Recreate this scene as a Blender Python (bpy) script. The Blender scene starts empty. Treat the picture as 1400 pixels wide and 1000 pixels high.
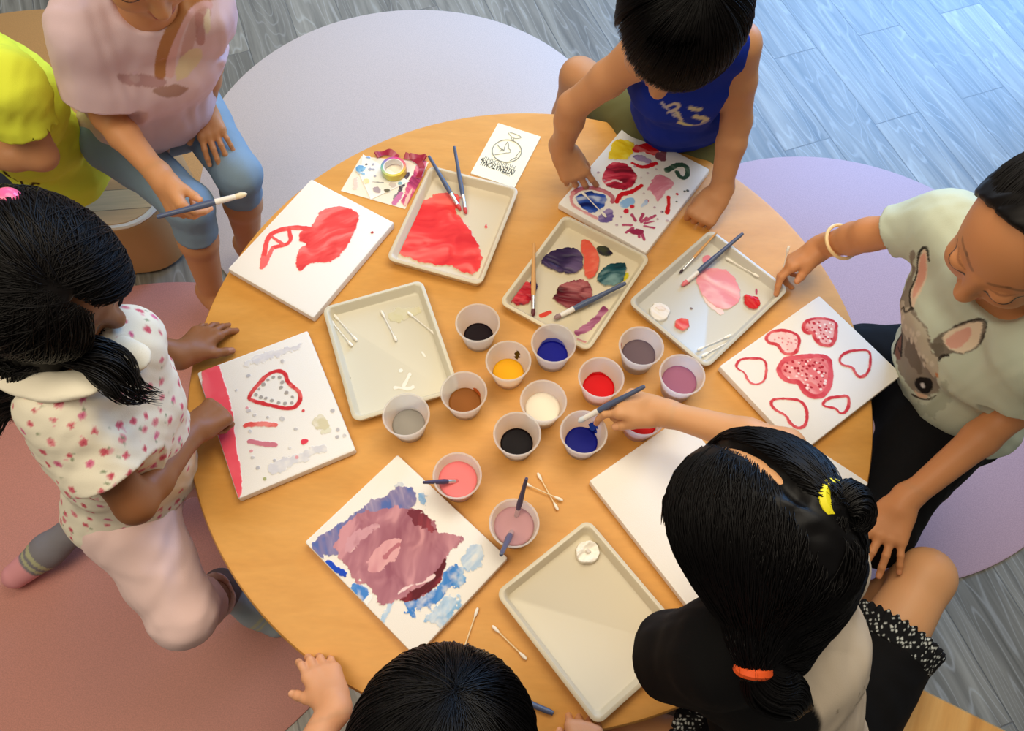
import bpy, math, random, time
import numpy as np
from mathutils import Vector, Quaternion, Matrix
random.seed(7); rng = np.random.default_rng(7)
scene = bpy.context.scene
COL = scene.collection
T0 = time.time()
# ------------------------------------------------------------------ camera
TH = .49                      # table top height
F_, H_ = 1091.585, 1.28432    # focal length in pixels, camera height above the table
PITCH, ROLL = math.radians(63.1353), math.radians(1.3913)
CAM = np.array([0, 0, TH + H_])
_fw = np.array([0, math.cos(PITCH), -math.sin(PITCH)])
_u0 = np.array([0, math.sin(PITCH), math.cos(PITCH)])
_r0 = np.array([1., 0, 0])
_R = math.cos(ROLL)*_r0 + math.sin(ROLL)*_u0
_U = -math.sin(ROLL)*_r0 + math.cos(ROLL)*_u0

def at(u, v, z):
    """world point at height z seen at photo pixel (u, v)"""
    d = _fw + (u-700)/F_*_R + (500-v)/F_*_U
    return CAM + (z-CAM[2])/d[2]*d

def on_plane(u, v, O, n):
    d = _fw + (u-700)/F_*_R + (500-v)/F_*_U
    return CAM + np.dot(O-CAM, n)/np.dot(d, n)*d

cam = bpy.data.cameras.new('camera'); co = bpy.data.objects.new('camera', cam); COL.objects.link(co)
cam.sensor_fit = 'HORIZONTAL'; cam.sensor_width = 36; cam.lens = F_/1400*36
cam.clip_start = .02
M = Matrix.Identity(4)
for i in range(3):
    M[i][0], M[i][1], M[i][2], M[i][3] = _R[i], _U[i], -_fw[i], CAM[i]
co.matrix_world = M
scene.camera = co
vs = scene.view_settings
scene.display_settings.display_device = 'sRGB'
vs.view_transform = 'Standard'; vs.look = 'None'; vs.gamma = 1; vs.use_curve_mapping = False

# ------------------------------------------------------------------ small helpers
def nrm(v): v = np.asarray(v, float); return v/np.linalg.norm(v)
def lin(c):
    c = np.asarray(c, float)/255.
    return np.where(c <= .04045, c/12.92, ((c+.055)/1.055)**2.4)
def lerp(a, b, t): return a+(b-a)*t
def sstep(a, b, x):
    t = np.clip((x-a)/(b-a), 0, 1); return t*t*(3-2*t)

MATS = {}
def mat(name, rgb=None, rough=.6, metal=0, vcol=False, bump=None, trans=0, sss=0, spec=.5, coat=0, bumpd=.3, rough_paint=None, sheen=0):
    if name in MATS: return MATS[name]
    m = bpy.data.materials.new(name); m.use_nodes = True
    nt = m.node_tree; p = nt.nodes['Principled BSDF']
    p.inputs['Roughness'].default_value = rough; p.inputs['Metallic'].default_value = metal
    p.inputs['Specular IOR Level'].default_value = spec
    p.inputs['Coat Weight'].default_value = coat; p.inputs['Coat Roughness'].default_value = .15
    if sheen: p.inputs['Sheen Weight'].default_value = sheen
    if trans: p.inputs['Transmission Weight'].default_value = trans
    if sss:
        p.inputs['Subsurface Weight'].default_value = sss
        p.inputs['Subsurface Radius'].default_value = (.012, .005, .003); p.inputs['Subsurface Scale'].default_value = 1
    if vcol:
        a = nt.nodes.new('ShaderNodeVertexColor'); a.layer_name = 'col'
        nt.links.new(a.outputs['Color'], p.inputs['Base Color'])
        if rough_paint is not None:
            mr = nt.nodes.new('ShaderNodeMapRange'); mr.inputs[3].default_value = rough; mr.inputs[4].default_value = rough_paint
            nt.links.new(a.outputs['Alpha'], mr.inputs[0]); nt.links.new(mr.outputs[0], p.inputs['Roughness'])
    else:
        p.inputs['Base Color'].default_value = (*lin(rgb), 1)
    if bump:
        tc = nt.nodes.new('ShaderNodeTexCoord'); n = nt.nodes.new('ShaderNodeTexNoise'); b = nt.nodes.new('ShaderNodeBump')
        n.inputs['Scale'].default_value = bump; n.inputs['Detail'].default_value = 3
        b.inputs['Strength'].default_value = bumpd; b.inputs['Distance'].default_value = .002
        nt.links.new(tc.outputs['Object'], n.inputs['Vector']); nt.links.new(n.outputs['Fac'], b.inputs['Height']); nt.links.new(b.outputs['Normal'], p.inputs['Normal'])
    MATS[name] = m
    return m

def tag(o, label=None, cat=None, group=None, kind=None):
    if label: o['label'] = label
    if cat: o['category'] = cat
    if group: o['group'] = group
    if kind: o['kind'] = kind
    return o

def mesh_obj(name, V, Fc, material, parent=None, smooth=True, cols=None, loc=None):
    me = bpy.data.meshes.new(name)
    V = np.asarray(V, np.float32)
    if isinstance(Fc, np.ndarray):
        n, k = Fc.shape
        me.vertices.add(len(V)); me.vertices.foreach_set('co', V.ravel())
        me.loops.add(n*k); me.loops.foreach_set('vertex_index', Fc.astype(np.int32).ravel())
        me.polygons.add(n); me.polygons.foreach_set('loop_start', np.arange(0, n*k, k, dtype=np.int32))
        me.update(calc_edges=True); me.validate()
    else:
        me.from_pydata([tuple(map(float, v)) for v in V], [], [tuple(int(i) for i in f) for f in Fc]); me.update()
    if smooth: me.polygons.foreach_set('use_smooth', np.ones(len(me.polygons), bool))
    if cols is not None:
        c = np.ones((len(V), 4), np.float32); c[:, :cols.shape[1]] = cols
        a = me.color_attributes.new('col', 'FLOAT_COLOR', 'POINT'); a.data.foreach_set('color', c.ravel())
    me.materials.append(material)
    o = bpy.data.objects.new(name, me); COL.objects.link(o)
    if loc is not None: o.location = loc
    if parent: o.parent = parent
    return o

def empty(name, loc=(0, 0, 0), rz=0):
    o = bpy.data.objects.new(name, None); COL.objects.link(o); o.empty_display_size = .05
    o.location = tuple(loc); o.rotation_euler = (0, 0, rz); return o

def copy_tree(o, parent=None):
    c = o.copy(); COL.objects.link(c)
    if parent: c.parent = parent
    for ch in [x for x in bpy.data.objects if x.parent == o]: copy_tree(ch, c)
    return c

class MB:
    """collects pieces for one mesh"""
    def __init__(s): s.V = []; s.F = []; s.n = 0
    def add(s, V, Fc):
        V = np.asarray(V, float); s.V.append(V); s.F += [tuple(i+s.n for i in f) for f in Fc]; s.n += len(V); return s
    def lathe(s, prof, n=32, cap0=False, cap1=False, axis='z', org=(0, 0, 0)):
        a = np.linspace(0, 2*math.pi, n, endpoint=False); V = []; Fc = []
        for r, z in prof:
            for t in a:
                p = (r*math.cos(t), r*math.sin(t), z)
                if axis == 'x': p = (z, p[0], p[1])
                V.append((p[0]+org[0], p[1]+org[1], p[2]+org[2]))
        m = len(prof)
        for i in range(m-1):
            for j in range(n):
                k = (j+1) % n; Fc.append((i*n+j, i*n+k, (i+1)*n+k, (i+1)*n+j))
        if cap0: Fc.append(tuple(range(n))[::-1])
        if cap1: Fc.append(tuple((m-1)*n+j for j in range(n)))
        return s.add(V, Fc)
    def loops(s, L, cap0=False, cap1=False):
        n = len(L[0]); V = [p for l in L for p in l]; Fc = []
        for i in range(len(L)-1):
            for j in range(n):
                k = (j+1) % n; Fc.append((i*n+j, i*n+k, (i+1)*n+k, (i+1)*n+j))
        if cap0: Fc.append(tuple(range(n))[::-1])
        if cap1: Fc.append(tuple((len(L)-1)*n+j for j in range(n)))
        return s.add(V, Fc)
    def tube(s, pts, r, n=8):
        pts = [np.asarray(p, float) for p in pts]; m = len(pts); rr = r if hasattr(r, '__len__') else [r]*m
        L = []; up = np.array([0, 0, 1.])
        for i, p in enumerate(pts):
            d = nrm(pts[min(i+1, m-1)]-pts[max(i-1, 0)]); u = up if abs(d[2]) < .95 else np.array([1., 0, 0])
            a = nrm(np.cross(d, u)); b = np.cross(d, a)
            L.append([p+rr[i]*(math.cos(t)*a+math.sin(t)*b) for t in np.linspace(0, 2*math.pi, n, endpoint=False)])
        return s.loops(L, True, True)
    def box(s, x0, x1, y0, y1, z0, z1):
        V = [(x, y, z) for z in (z0, z1) for y in (y0, y1) for x in (x0, x1)]
        return s.add(V, [(0, 2, 3, 1), (4, 5, 7, 6), (0, 1, 5, 4), (2, 6, 7, 3), (0, 4, 6, 2), (1, 3, 7, 5)])
    def build(s, name, m, parent=None, smooth=True, loc=None, sharp=True):
        o = mesh_obj(name, np.concatenate(s.V), s.F, m, parent, smooth, loc=loc)
        if smooth and sharp: o.data.set_sharp_from_angle(angle=math.radians(40))
        return o

def rrect(hw, hl, r, z, n=7):
    P = []
    for cx, cy, a0 in ((hw-r, hl-r, 0), (-hw+r, hl-r, 90), (-hw+r, -hl+r, 180), (hw-r, -hl+r, 270)):
        for k in range(n):
            a = math.radians(a0+90*k/(n-1)); P.append((cx+r*math.cos(a), cy+r*math.sin(a), z))
    return P

# ------------------------------------------------------------------ noise
def _hash(i, j, k=0):
    h = (i*374761393 + j*668265263 + k*2147483647 + 974711) & 0xffffffff
    h = ((h ^ (h >> 13))*1274126177) & 0xffffffff
    return ((h ^ (h >> 16)) & 0xffff)/65535.
def noise2(x, y, seed=0):
    xi = np.floor(x).astype(np.int64); yi = np.floor(y).astype(np.int64); fx = x-xi; fy = y-yi
    fx = fx*fx*(3-2*fx); fy = fy*fy*(3-2*fy)
    return lerp(lerp(_hash(xi, yi, seed), _hash(xi+1, yi, seed), fx), lerp(_hash(xi, yi+1, seed), _hash(xi+1, yi+1, seed), fx), fy)*2-1
def fbm2(x, y, seed=0, o=3):
    return sum(noise2(x*2**i, y*2**i, seed+i)/2**i for i in range(o))
def sines3(x, y, z, f=1.0, seed=0):
    r = np.random.default_rng(seed); t = 0
    for i in range(4):
        a = r.normal(size=3); a = a/np.linalg.norm(a)*f*(1+.5*i); b = r.normal(size=3); b = b/np.linalg.norm(b)*f*.7
        t = t+np.sin(a[0]*x+a[1]*y+a[2]*z+2*np.sin(b[0]*x+b[1]*y+b[2]*z+i)+r.uniform(0, 6))/(1+.5*i)
    return t/2.5

# ------------------------------------------------------------------ 2-D painting
def sd_poly(px, py, P):
    P = np.asarray(P, float); d = np.full(px.shape, 1e9); s = np.ones(px.shape)
    for i in range(len(P)):
        a = P[i]; b = P[i-1]; ex, ey = b-a; wx = px-a[0]; wy = py-a[1]
        t = np.clip((wx*ex+wy*ey)/(ex*ex+ey*ey+1e-12), 0, 1); d = np.minimum(d, (wx-ex*t)**2+(wy-ey*t)**2)
        c1 = py >= a[1]; c2 = py < b[1]; c3 = ex*wy > ey*wx
        s = np.where((c1 & c2 & c3) | (~c1 & ~c2 & ~c3), -s, s)
    return s*np.sqrt(d)
def sd_line(px, py, P):
    P = np.asarray(P, float); d = np.full(px.shape, 1e9)
    for a, b in zip(P[:-1], P[1:]):
        ex, ey = b-a; wx = px-a[0]; wy = py-a[1]
        t = np.clip((wx*ex+wy*ey)/(ex*ex+ey*ey+1e-12), 0, 1); d = np.minimum(d, (wx-ex*t)**2+(wy-ey*t)**2)
    return np.sqrt(d)
def smooth_closed(P, it=2):
    P = np.asarray(P, float)
    for _ in range(it):
        Q = np.roll(P, -1, 0); P = np.stack([.75*P+.25*Q, .25*P+.75*Q], 1).reshape(-1, 2)
    return P
def smooth_open(P, it=2):
    P = np.asarray(P, float)
    for _ in range(it):
        if len(P) < 3: break
        Q = P[1:]; A = P[:-1]; P = np.concatenate([P[:1], np.stack([.75*A+.25*Q, .25*A+.75*Q], 1).reshape(-1, 2), P[-1:]])
    return P

class Art:
    """painting layers in local metres on a flat sheet, given by what the photo shows"""
    def __init__(s, obj_xy, rz, z, seed=0):
        s.o = np.array(obj_xy, float); s.rz = rz; s.z = z; s.L = []; s.seed = seed
    def loc(s, u, v):
        p = at(u, v, s.z)[:2]-s.o; c, n = math.cos(-s.rz), math.sin(-s.rz); return (p[0]*c-p[1]*n, p[0]*n+p[1]*c)
    def pts(s, P): return np.array([s.loc(*p) for p in P])
    def px(s): return 1/760.
    def blob(s, P, c, c2=None, edge=.0014, alpha=1, streak=(0, 60), thick=.0007, soft=.0007, c3=None, sm=2, bal=0.):
        s.L.append(('p', smooth_closed(s.pts(P), sm), c, c2, edge, alpha, streak, thick, soft, c3, bal)); return s
    def stroke(s, P, w, c, c2=None, edge=.0006, alpha=1, streak=(0, 60), thick=.0005, soft=.0006, c3=None, closed=False, bal=0.):
        Q = s.pts(P); Q = smooth_closed(Q, 2) if closed else smooth_open(Q, 2)
        if closed: Q = np.concatenate([Q, Q[:1]])
        s.L.append(('s', (Q, w/760./2), c, c2, edge, alpha, streak, thick, soft, c3, bal)); return s
    def dots(s, P, r, c, **k):
        for p in P:
            q = np.array(s.loc(*p)); a = np.linspace(0, 6.283, 9)[:-1]; rr = r/760.
            s.L.append(('p', np.stack([q[0]+rr*np.cos(a), q[1]+rr*np.sin(a)], 1), c, k.get('c2'), k.get('edge', .0006), k.get('alpha', 1), (0, 60), k.get('thick', .0005), .0005, None, 0.))
        return s
    def evaluate(s, X, Y, base):
        col = np.empty(X.shape+(3,)); col[:] = base; cov = np.zeros(X.shape); hgt = np.zeros(X.shape)
        for i, (k, g, c, c2, edge, alpha, (ang, fr), thick, soft, c3, bal) in enumerate(s.L):
            Q, w = (g, 0) if k == 'p' else g
            lo = Q.min(0)-w-.006; hi = Q.max(0)+w+.006
            m = (X > lo[0]) & (X < hi[0]) & (Y > lo[1]) & (Y < hi[1])
            if not m.any(): continue
            x, y = X[m], Y[m]
            d = sd_poly(x, y, Q) if k == 'p' else sd_line(x, y, Q)-w
            sd = s.seed*31+i*7
            d = d+edge*fbm2(x*160, y*160, sd)+edge*1.2*noise2(x*55, y*55, sd+3)
            a = 1-sstep(-soft, soft, d)
            ca, sa = math.cos(math.radians(ang)), math.sin(math.radians(ang))
            uu = x*ca+y*sa; vv = -x*sa+y*ca
            wx_, wy_ = .55*noise2(x*38, y*38, sd+9), .55*noise2(x*38+7, y*38+3, sd+10); st = .75*fbm2(uu*fr*.45+wx_, vv*fr*1.5+wy_, sd+5, 3)+.14*noise2(uu*fr*.8, vv*fr*6, sd+6)
            cc = np.empty(x.shape+(3,)); cc[:] = lin(c)
            if c2 is not None: cc = lerp(cc, lin(c2), sstep(-.2+bal, .9+bal, st)[:, None])
            if c3 is not None: cc = lerp(cc, lin(c3), sstep(.05-bal, .95-bal, -st)[:, None])
            aa = (a*alpha if alpha == 1 else a*alpha*np.clip(1+.5*fbm2(x*90, y*90, sd+11), 0.3, 1.2))[:, None].clip(0, 1)
            col[m] = col[m]*(1-aa)+cc*aa
            cov[m] = np.maximum(cov[m], aa[:, 0])
            hgt[m] = np.maximum(hgt[m], thick*a*(1+.45*st))
        return col, cov, hgt
    def build(s, name, w, l, z0, base, material, parent, step=.0008):
        nx, ny = int(w/step), int(l/step)
        x = np.linspace(-w/2, w/2, nx); y = np.linspace(-l/2, l/2, ny); X, Y = np.meshgrid(x, y)
        col, cov, hgt = s.evaluate(X, Y, base)
        keep = cov > .02
        q = keep[:-1, :-1] | keep[1:, :-1] | keep[:-1, 1:] | keep[1:, 1:]
        idx = np.arange(nx*ny).reshape(ny, nx)
        Fc = np.stack([idx[:-1, :-1][q], idx[:-1, 1:][q], idx[1:, 1:][q], idx[1:, :-1][q]], 1)
        used, inv = np.unique(Fc, return_inverse=True)
        V = np.stack([X, Y, z0+.00025+hgt], -1).reshape(-1, 3)[used]
        C = np.concatenate([col, cov[..., None]], -1).reshape(-1, 4)[used]
        return mesh_obj(name, V, inv.reshape(-1, 4), material, parent, True, C)
# ------------------------------------------------------------------ implicit bodies
def frame_of(F, Up):
    F = nrm(F); S = nrm(np.cross(F, Up)); return F, np.cross(S, F), S      # forward, up, the figure's own right
class Caps:
    def __init__(s, a, b, r1, r2=None, k=.02, sub=False):
        s.a = np.asarray(a, float); s.b = np.asarray(b, float); s.r1 = r1; s.r2 = r1 if r2 is None else r2; s.k = k; s.sub = sub
        m = max(s.r1, s.r2); s.lo = np.minimum(s.a, s.b)-m; s.hi = np.maximum(s.a, s.b)+m
    def d(s, x, y, z):
        e = s.b-s.a; L = e@e+1e-12
        t = np.clip(((x-s.a[0])*e[0]+(y-s.a[1])*e[1]+(z-s.a[2])*e[2])/L, 0, 1)
        return np.sqrt((x-s.a[0]-t*e[0])**2+(y-s.a[1]-t*e[1])**2+(z-s.a[2]-t*e[2])**2)-(s.r1+(s.r2-s.r1)*t)
    def grow(s, g, **k): return Caps(s.a, s.b, s.r1+g, s.r2+g, k.get('k', s.k), k.get('sub', s.sub))
class Ell:
    def __init__(s, c, axes, radii, k=.02, sub=False):
        s.c = np.asarray(c, float); s.A = np.array([nrm(a) for a in axes]); s.r = np.asarray(radii, float); s.k = k; s.sub = sub
        ext = np.sqrt(((s.A*s.r[:, None])**2).sum(0)); s.lo = s.c-ext; s.hi = s.c+ext
    def d(s, x, y, z):
        q = [(x-s.c[0])*a[0]+(y-s.c[1])*a[1]+(z-s.c[2])*a[2] for a in s.A]
        k0 = np.sqrt(sum((q[i]/s.r[i])**2 for i in range(3)))+1e-9; k1 = np.sqrt(sum((q[i]/s.r[i]**2)**2 for i in range(3)))+1e-9
        return k0*(k0-1)/k1
    def grow(s, g, **k): return Ell(s.c, s.A, s.r+g, k.get('k', s.k), k.get('sub', s.sub))
class Cut:
    """removes the side of a plane the normal points to, within rad of p"""
    def __init__(s, p, n, rad=.4, k=.004):
        s.p = np.asarray(p, float); s.n = nrm(n); s.k = k; s.sub = True; s.rad = rad; s.lo = s.p-rad; s.hi = s.p+rad
    def d(s, x, y, z):
        h = (x-s.p[0])*s.n[0]+(y-s.p[1])*s.n[1]+(z-s.p[2])*s.n[2]
        return np.maximum(-h, np.sqrt((x-s.p[0])**2+(y-s.p[1])**2+(z-s.p[2])**2)-s.rad)

def eval_field(prims, lo, n, h, disp=None):
    ax = [(lo[i]+h*np.arange(n[i])).astype(np.float32) for i in range(3)]
    D = np.full(n, .06, np.float32)
    for p in prims:
        mg = p.k+max(.02, 3*h)
        i0 = [max(0, int((p.lo[i]-mg-lo[i])/h)) for i in range(3)]; i1 = [min(n[i], int((p.hi[i]+mg-lo[i])/h)+2) for i in range(3)]
        if any(i1[i] <= i0[i] for i in range(3)): continue
        x = ax[0][i0[0]:i1[0], None, None]; y = ax[1][None, i0[1]:i1[1], None]; z = ax[2][None, None, i0[2]:i1[2]]
        d = p.d(x, y, z).astype(np.float32); sl = tuple(slice(i0[i], i1[i]) for i in range(3)); c = D[sl]; k = max(p.k, 1e-4)
        if p.sub:
            t = np.clip(.5-.5*(c+d)/k, 0, 1); D[sl] = c*(1-t)-d*t+k*t*(1-t)
        else:
            t = np.clip(.5+.5*(c-d)/k, 0, 1); D[sl] = c*(1-t)+d*t-k*t*(1-t)
    if disp is not None:
        m = np.abs(D) < .03; I = np.nonzero(m)
        D[m] += disp(ax[0][I[0]], ax[1][I[1]], ax[2][I[2]]).astype(np.float32)
    return D

def surface_nets(D, lo, h, keep=None):
    s = D < 0; nx, ny, nz = D.shape
    cnt = np.zeros((nx-1, ny-1, nz-1), np.int8)
    for a in (0, 1):
        for b in (0, 1):
            for c in (0, 1): cnt += s[a:nx-1+a, b:ny-1+b, c:nz-1+c]
    act = (cnt > 0) & (cnt < 8); I = np.stack(np.nonzero(act), 1)
    if len(I) == 0: return np.zeros((0, 3)), np.zeros((0, 4), int)
    acc = np.zeros((len(I), 3)); w = np.zeros(len(I))
    cor = [(a, b, c) for a in (0, 1) for b in (0, 1) for c in (0, 1)]
    val = {k: D[I[:, 0]+k[0], I[:, 1]+k[1], I[:, 2]+k[2]].astype(float) for k in cor}
    for k in cor:
        for ax in range(3):
            if k[ax] == 0:
                k2 = list(k); k2[ax] = 1; v0, v1 = val[k], val[tuple(k2)]; m = (v0 < 0) != (v1 < 0)
                t = v0/(v0-v1+1e-20); p = np.tile(np.array(k, float), (len(I), 1)); p[:, ax] = t
                acc[m] += p[m]; w[m] += 1
    P = lo+h*(I+acc/w[:, None])
    idx = np.full(act.shape, -1, np.int32); idx[I[:, 0], I[:, 1], I[:, 2]] = np.arange(len(I)); Q = []
    for ax in range(3):
        s0 = np.take(s, range(0, D.shape[ax]-1), ax); s1 = np.take(s, range(1, D.shape[ax]), ax)
        e = s0 != s1; o = [i for i in range(3) if i != ax]
        E = np.stack(np.nonzero(e), 1); E = E[(E[:, o[0]] > 0) & (E[:, o[1]] > 0) & (E[:, o[0]] < D.shape[o[0]]-1) & (E[:, o[1]] < D.shape[o[1]]-1)]
        fl = s0[E[:, 0], E[:, 1], E[:, 2]]; q = []
        for da, db in ((0, 0), (1, 0), (1, 1), (0, 1)):
            e2 = E.copy(); e2[:, o[0]] -= da; e2[:, o[1]] -= db; q.append(idx[e2[:, 0], e2[:, 1], e2[:, 2]])
        q = np.stack(q, 1); fl = fl ^ (ax == 1); q[~fl] = q[~fl][:, ::-1]; Q.append(q)
    Q = np.concatenate(Q); Q = Q[(Q >= 0).all(1)]
    if keep is not None:
        m = keep(P); Q = Q[m[Q].any(1)]
        used, inv = np.unique(Q, return_inverse=True); P = P[used]; Q = inv.reshape(-1, 4)
    return P, Q

def sdf_mesh(prims, h, disp=None, fine=(), hf=.0016):
    """fine: spheres (centre, radius) meshed with the finer grid"""
    add = [p for p in prims if not p.sub]
    lo = np.min([p.lo for p in add], 0)-.012; hi = np.max([p.hi for p in add], 0)+.012
    n = tuple(int(v) for v in np.ceil((hi-lo)/h)+1)
    D = eval_field(prims, lo, n, h, disp)
    def outside(P): return np.all([((P-c)**2).sum(1) > r*r for c, r in fine], 0) if fine else np.ones(len(P), bool)
    V, Fc = surface_nets(D, lo, h, outside if fine else None)
    for c, r in fine:
        l2 = np.asarray(c)-r-.004; n2 = (int((2*r+.008)/hf)+1,)*3
        D2 = eval_field(prims, l2, n2, hf, disp)
        V2, F2 = surface_nets(D2, l2, hf, lambda P: ((P-c)**2).sum(1) < (r+.002)**2)
        Fc = np.concatenate([Fc, F2+len(V)]); V = np.concatenate([V, V2])
    return V, Fc
def normals_of(V, Fc):
    n = np.cross(V[Fc[:, 2]]-V[Fc[:, 0]], V[Fc[:, 3]]-V[Fc[:, 1]]); N = np.zeros_like(V)
    for i in range(4): np.add.at(N, Fc[:, i], n)
    return N/(np.linalg.norm(N, axis=1, keepdims=True)+1e-12)
def dseg(P, a, b):
    a = np.asarray(a, float); e = np.asarray(b, float)-a; t = np.clip((P-a)@e/(e@e+1e-12), 0, 1); return np.linalg.norm(P-a-t[:, None]*e, axis=1)

# ------------------------------------------------------------------ anatomy
FLAT = dict(i=(6, 10, 6), m=(5, 8, 6), r=(6, 10, 6), p=(8, 12, 8), thumb=(.72, .62, -.18), tb=12)
REST = dict(i=(18, 22, 14), m=(16, 20, 14), r=(18, 22, 14), p=(20, 24, 15), thumb=(.62, .7, -.3), tb=15)
FIST = dict(i=(62, 85, 50), m=(66, 88, 50), r=(68, 88, 50), p=(70, 88, 50), thumb=(.8, .35, -.5), tb=25)
PINCH = dict(i=(38, 48, 22), m=(46, 58, 30), r=(58, 75, 42), p=(62, 80, 45), thumb=(.78, .28, -.55), tb=8)
PINCH2 = dict(i=(16, 26, 12), m=(22, 34, 16), r=(34, 50, 24), p=(44, 60, 30), thumb=(.86, .22, -.45), tb=6)
CURL = dict(i=(40, 60, 30), m=(42, 62, 30), r=(44, 62, 30), p=(46, 64, 32), thumb=(.75, .5, -.4), tb=18)
def hand(W, d, nb, th, pose, sc=1., spread=1., nails=None):
    """prims of a hand: wrist W, finger direction d, back-of-hand normal nb, thumb side hint th"""
    W = np.asarray(W, float); d = nrm(d); n = nrm(nb-np.dot(nb, d)*d); s = np.cross(n, d); s = s if s@th > 0 else -s
    P = []; L = .060*sc; tips = {}
    off = dict(i=.0225, m=.0075, r=-.0075, p=-.021); ln = dict(i=.054, m=.060, r=.056, p=.045); rad = dict(i=.0068, m=.007, r=.0066, p=.0058)
    P.append(Caps(W-d*.012, W+d*.012*sc, .0205*sc, .0195*sc, k=.015))
    for f in 'imrp':
        o = off[f]*sc; kn = W+d*(L-(.006 if f == 'p' else .002 if f == 'r' else 0))+s*o
        P.append(Caps(W+d*.014*sc+s*o*.55-n*.002, kn-n*.003, .0125*sc, .0098*sc, k=.012))
    P.append(Caps(W+d*.02*sc-s*.012*sc-n*.006, W+d*.045*sc-s*.014*sc-n*.006, .011*sc, .009*sc, k=.012))
    P.append(Caps(W+d*.01*sc+s*.012*sc-n*.007, W+d*.034*sc+s*.020*sc-n*.008, .0125*sc, .010*sc, k=.012))
    for f in 'imrp':
        o = off[f]*sc; p = W+d*(L-(.006 if f == 'p' else .002 if f == 'r' else 0))+s*o-n*.002
        a0 = math.radians({'i': 7, 'm': 1, 'r': -4, 'p': -11}[f]*spread); fd = d*math.cos(a0)+s*math.sin(a0); ang = 0; r = rad[f]*sc*.97
        for j, (fr, c) in enumerate(zip((.44, .31, .25), pose[f])):
            ang += math.radians(c); dd = fd*math.cos(ang)-n*math.sin(ang); q = p+dd*ln[f]*sc*fr*1.12
            P.append(Caps(p, q, r*(1-.07*j), r*(1-.07*(j+1)), k=.006 if j == 0 else .0022)); p = q
            nn = n*math.cos(ang)+fd*math.sin(ang)
        tips[f] = (p, dd, nn, r*.82)
    t = pose['thumb']; td = nrm(d*t[0]+s*t[1]+n*t[2]); b = W+d*.016*sc+s*.019*sc-n*.005*sc
    m = b+td*.026*sc; P.append(Caps(b, m, .0112*sc, .0086*sc, k=.010))
    tb = math.radians(pose['tb']); t2 = nrm(td*math.cos(tb)-s*math.sin(tb)*.7+d*math.sin(tb)*.7); m2 = m+t2*.018*sc; m3 = m2+t2*.011*sc
    P.append(Caps(m, m2, .0083*sc, .0078*sc, k=.004)); P.append(Caps(m2, m3, .0078*sc, .0062*sc, k=.003))
    tips['t'] = (m3, t2, nrm(n*.6+s*.5), .0065*sc)
    if nails is not None:
        for f, (p, dd, nn, r) in tips.items(): nails.append((p+nn*r*.8-dd*.0015, dd, r))
    return P, (W+d*.055*sc, .082*sc), tips
def arm(sh, el, wr, sc=1.):
    sh, el, wr = map(np.asarray, (sh, el, wr)); m1 = lerp(sh, el, .45); m2 = lerp(el, wr, .3)
    return [Caps(sh, m1, .0335*sc, .0305*sc, k=.03), Caps(m1, el, .0305*sc, .0265*sc, k=.012), Caps(el, m2, .0265*sc, .0275*sc, k=.014), Caps(m2, wr, .0275*sc, .0192*sc, k=.01)]
def leg(hip, kn, an, sc=1.):
    hip, kn, an = map(np.asarray, (hip, kn, an)); m = lerp(kn, an, .35)
    return [Caps(hip, kn, .062*sc, .043*sc, k=.03), Caps(kn, m, .042*sc, .041*sc, k=.02), Caps(m, an, .041*sc, .026*sc, k=.015)]
def foot(an, toe, sc=1.):
    an, toe = map(np.asarray, (an, toe)); d = nrm(toe-an); return [Caps(an-d*.02, lerp(an, toe, .5), .030*sc, .029*sc, k=.02), Caps(lerp(an, toe, .5), toe-d*.02, .030*sc, .024*sc, k=.02)]
def torso(neck, shL, shR, pelv, fwd, g=0., wide=1., k=.05):
    neck, shL, shR, pelv = map(np.asarray, (neck, shL, shR, pelv)); mid = (shL+shR)/2; sd = nrm(shR-shL); hw = np.linalg.norm(shR-shL)/2
    fwd = nrm(fwd); ch = lerp(mid, pelv, .28); be = lerp(mid, pelv, .65)+fwd*.012
    return [Caps(shL+sd*.012, shR-sd*.012, .033+g, k=k), Caps(ch-sd*hw*.40, ch+sd*hw*.40, .064*wide+g, k=k), Caps(be-sd*hw*.32, be+sd*hw*.32, .064*wide+g, k=k),
            Caps(pelv-sd*.042, pelv+sd*.042, .068*wide+g, k=k), Caps(ch, pelv, .064*wide+g, .064*wide+g, k=k), Caps(mid, neck, .040+g, .034+g, k=.03)]
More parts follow.
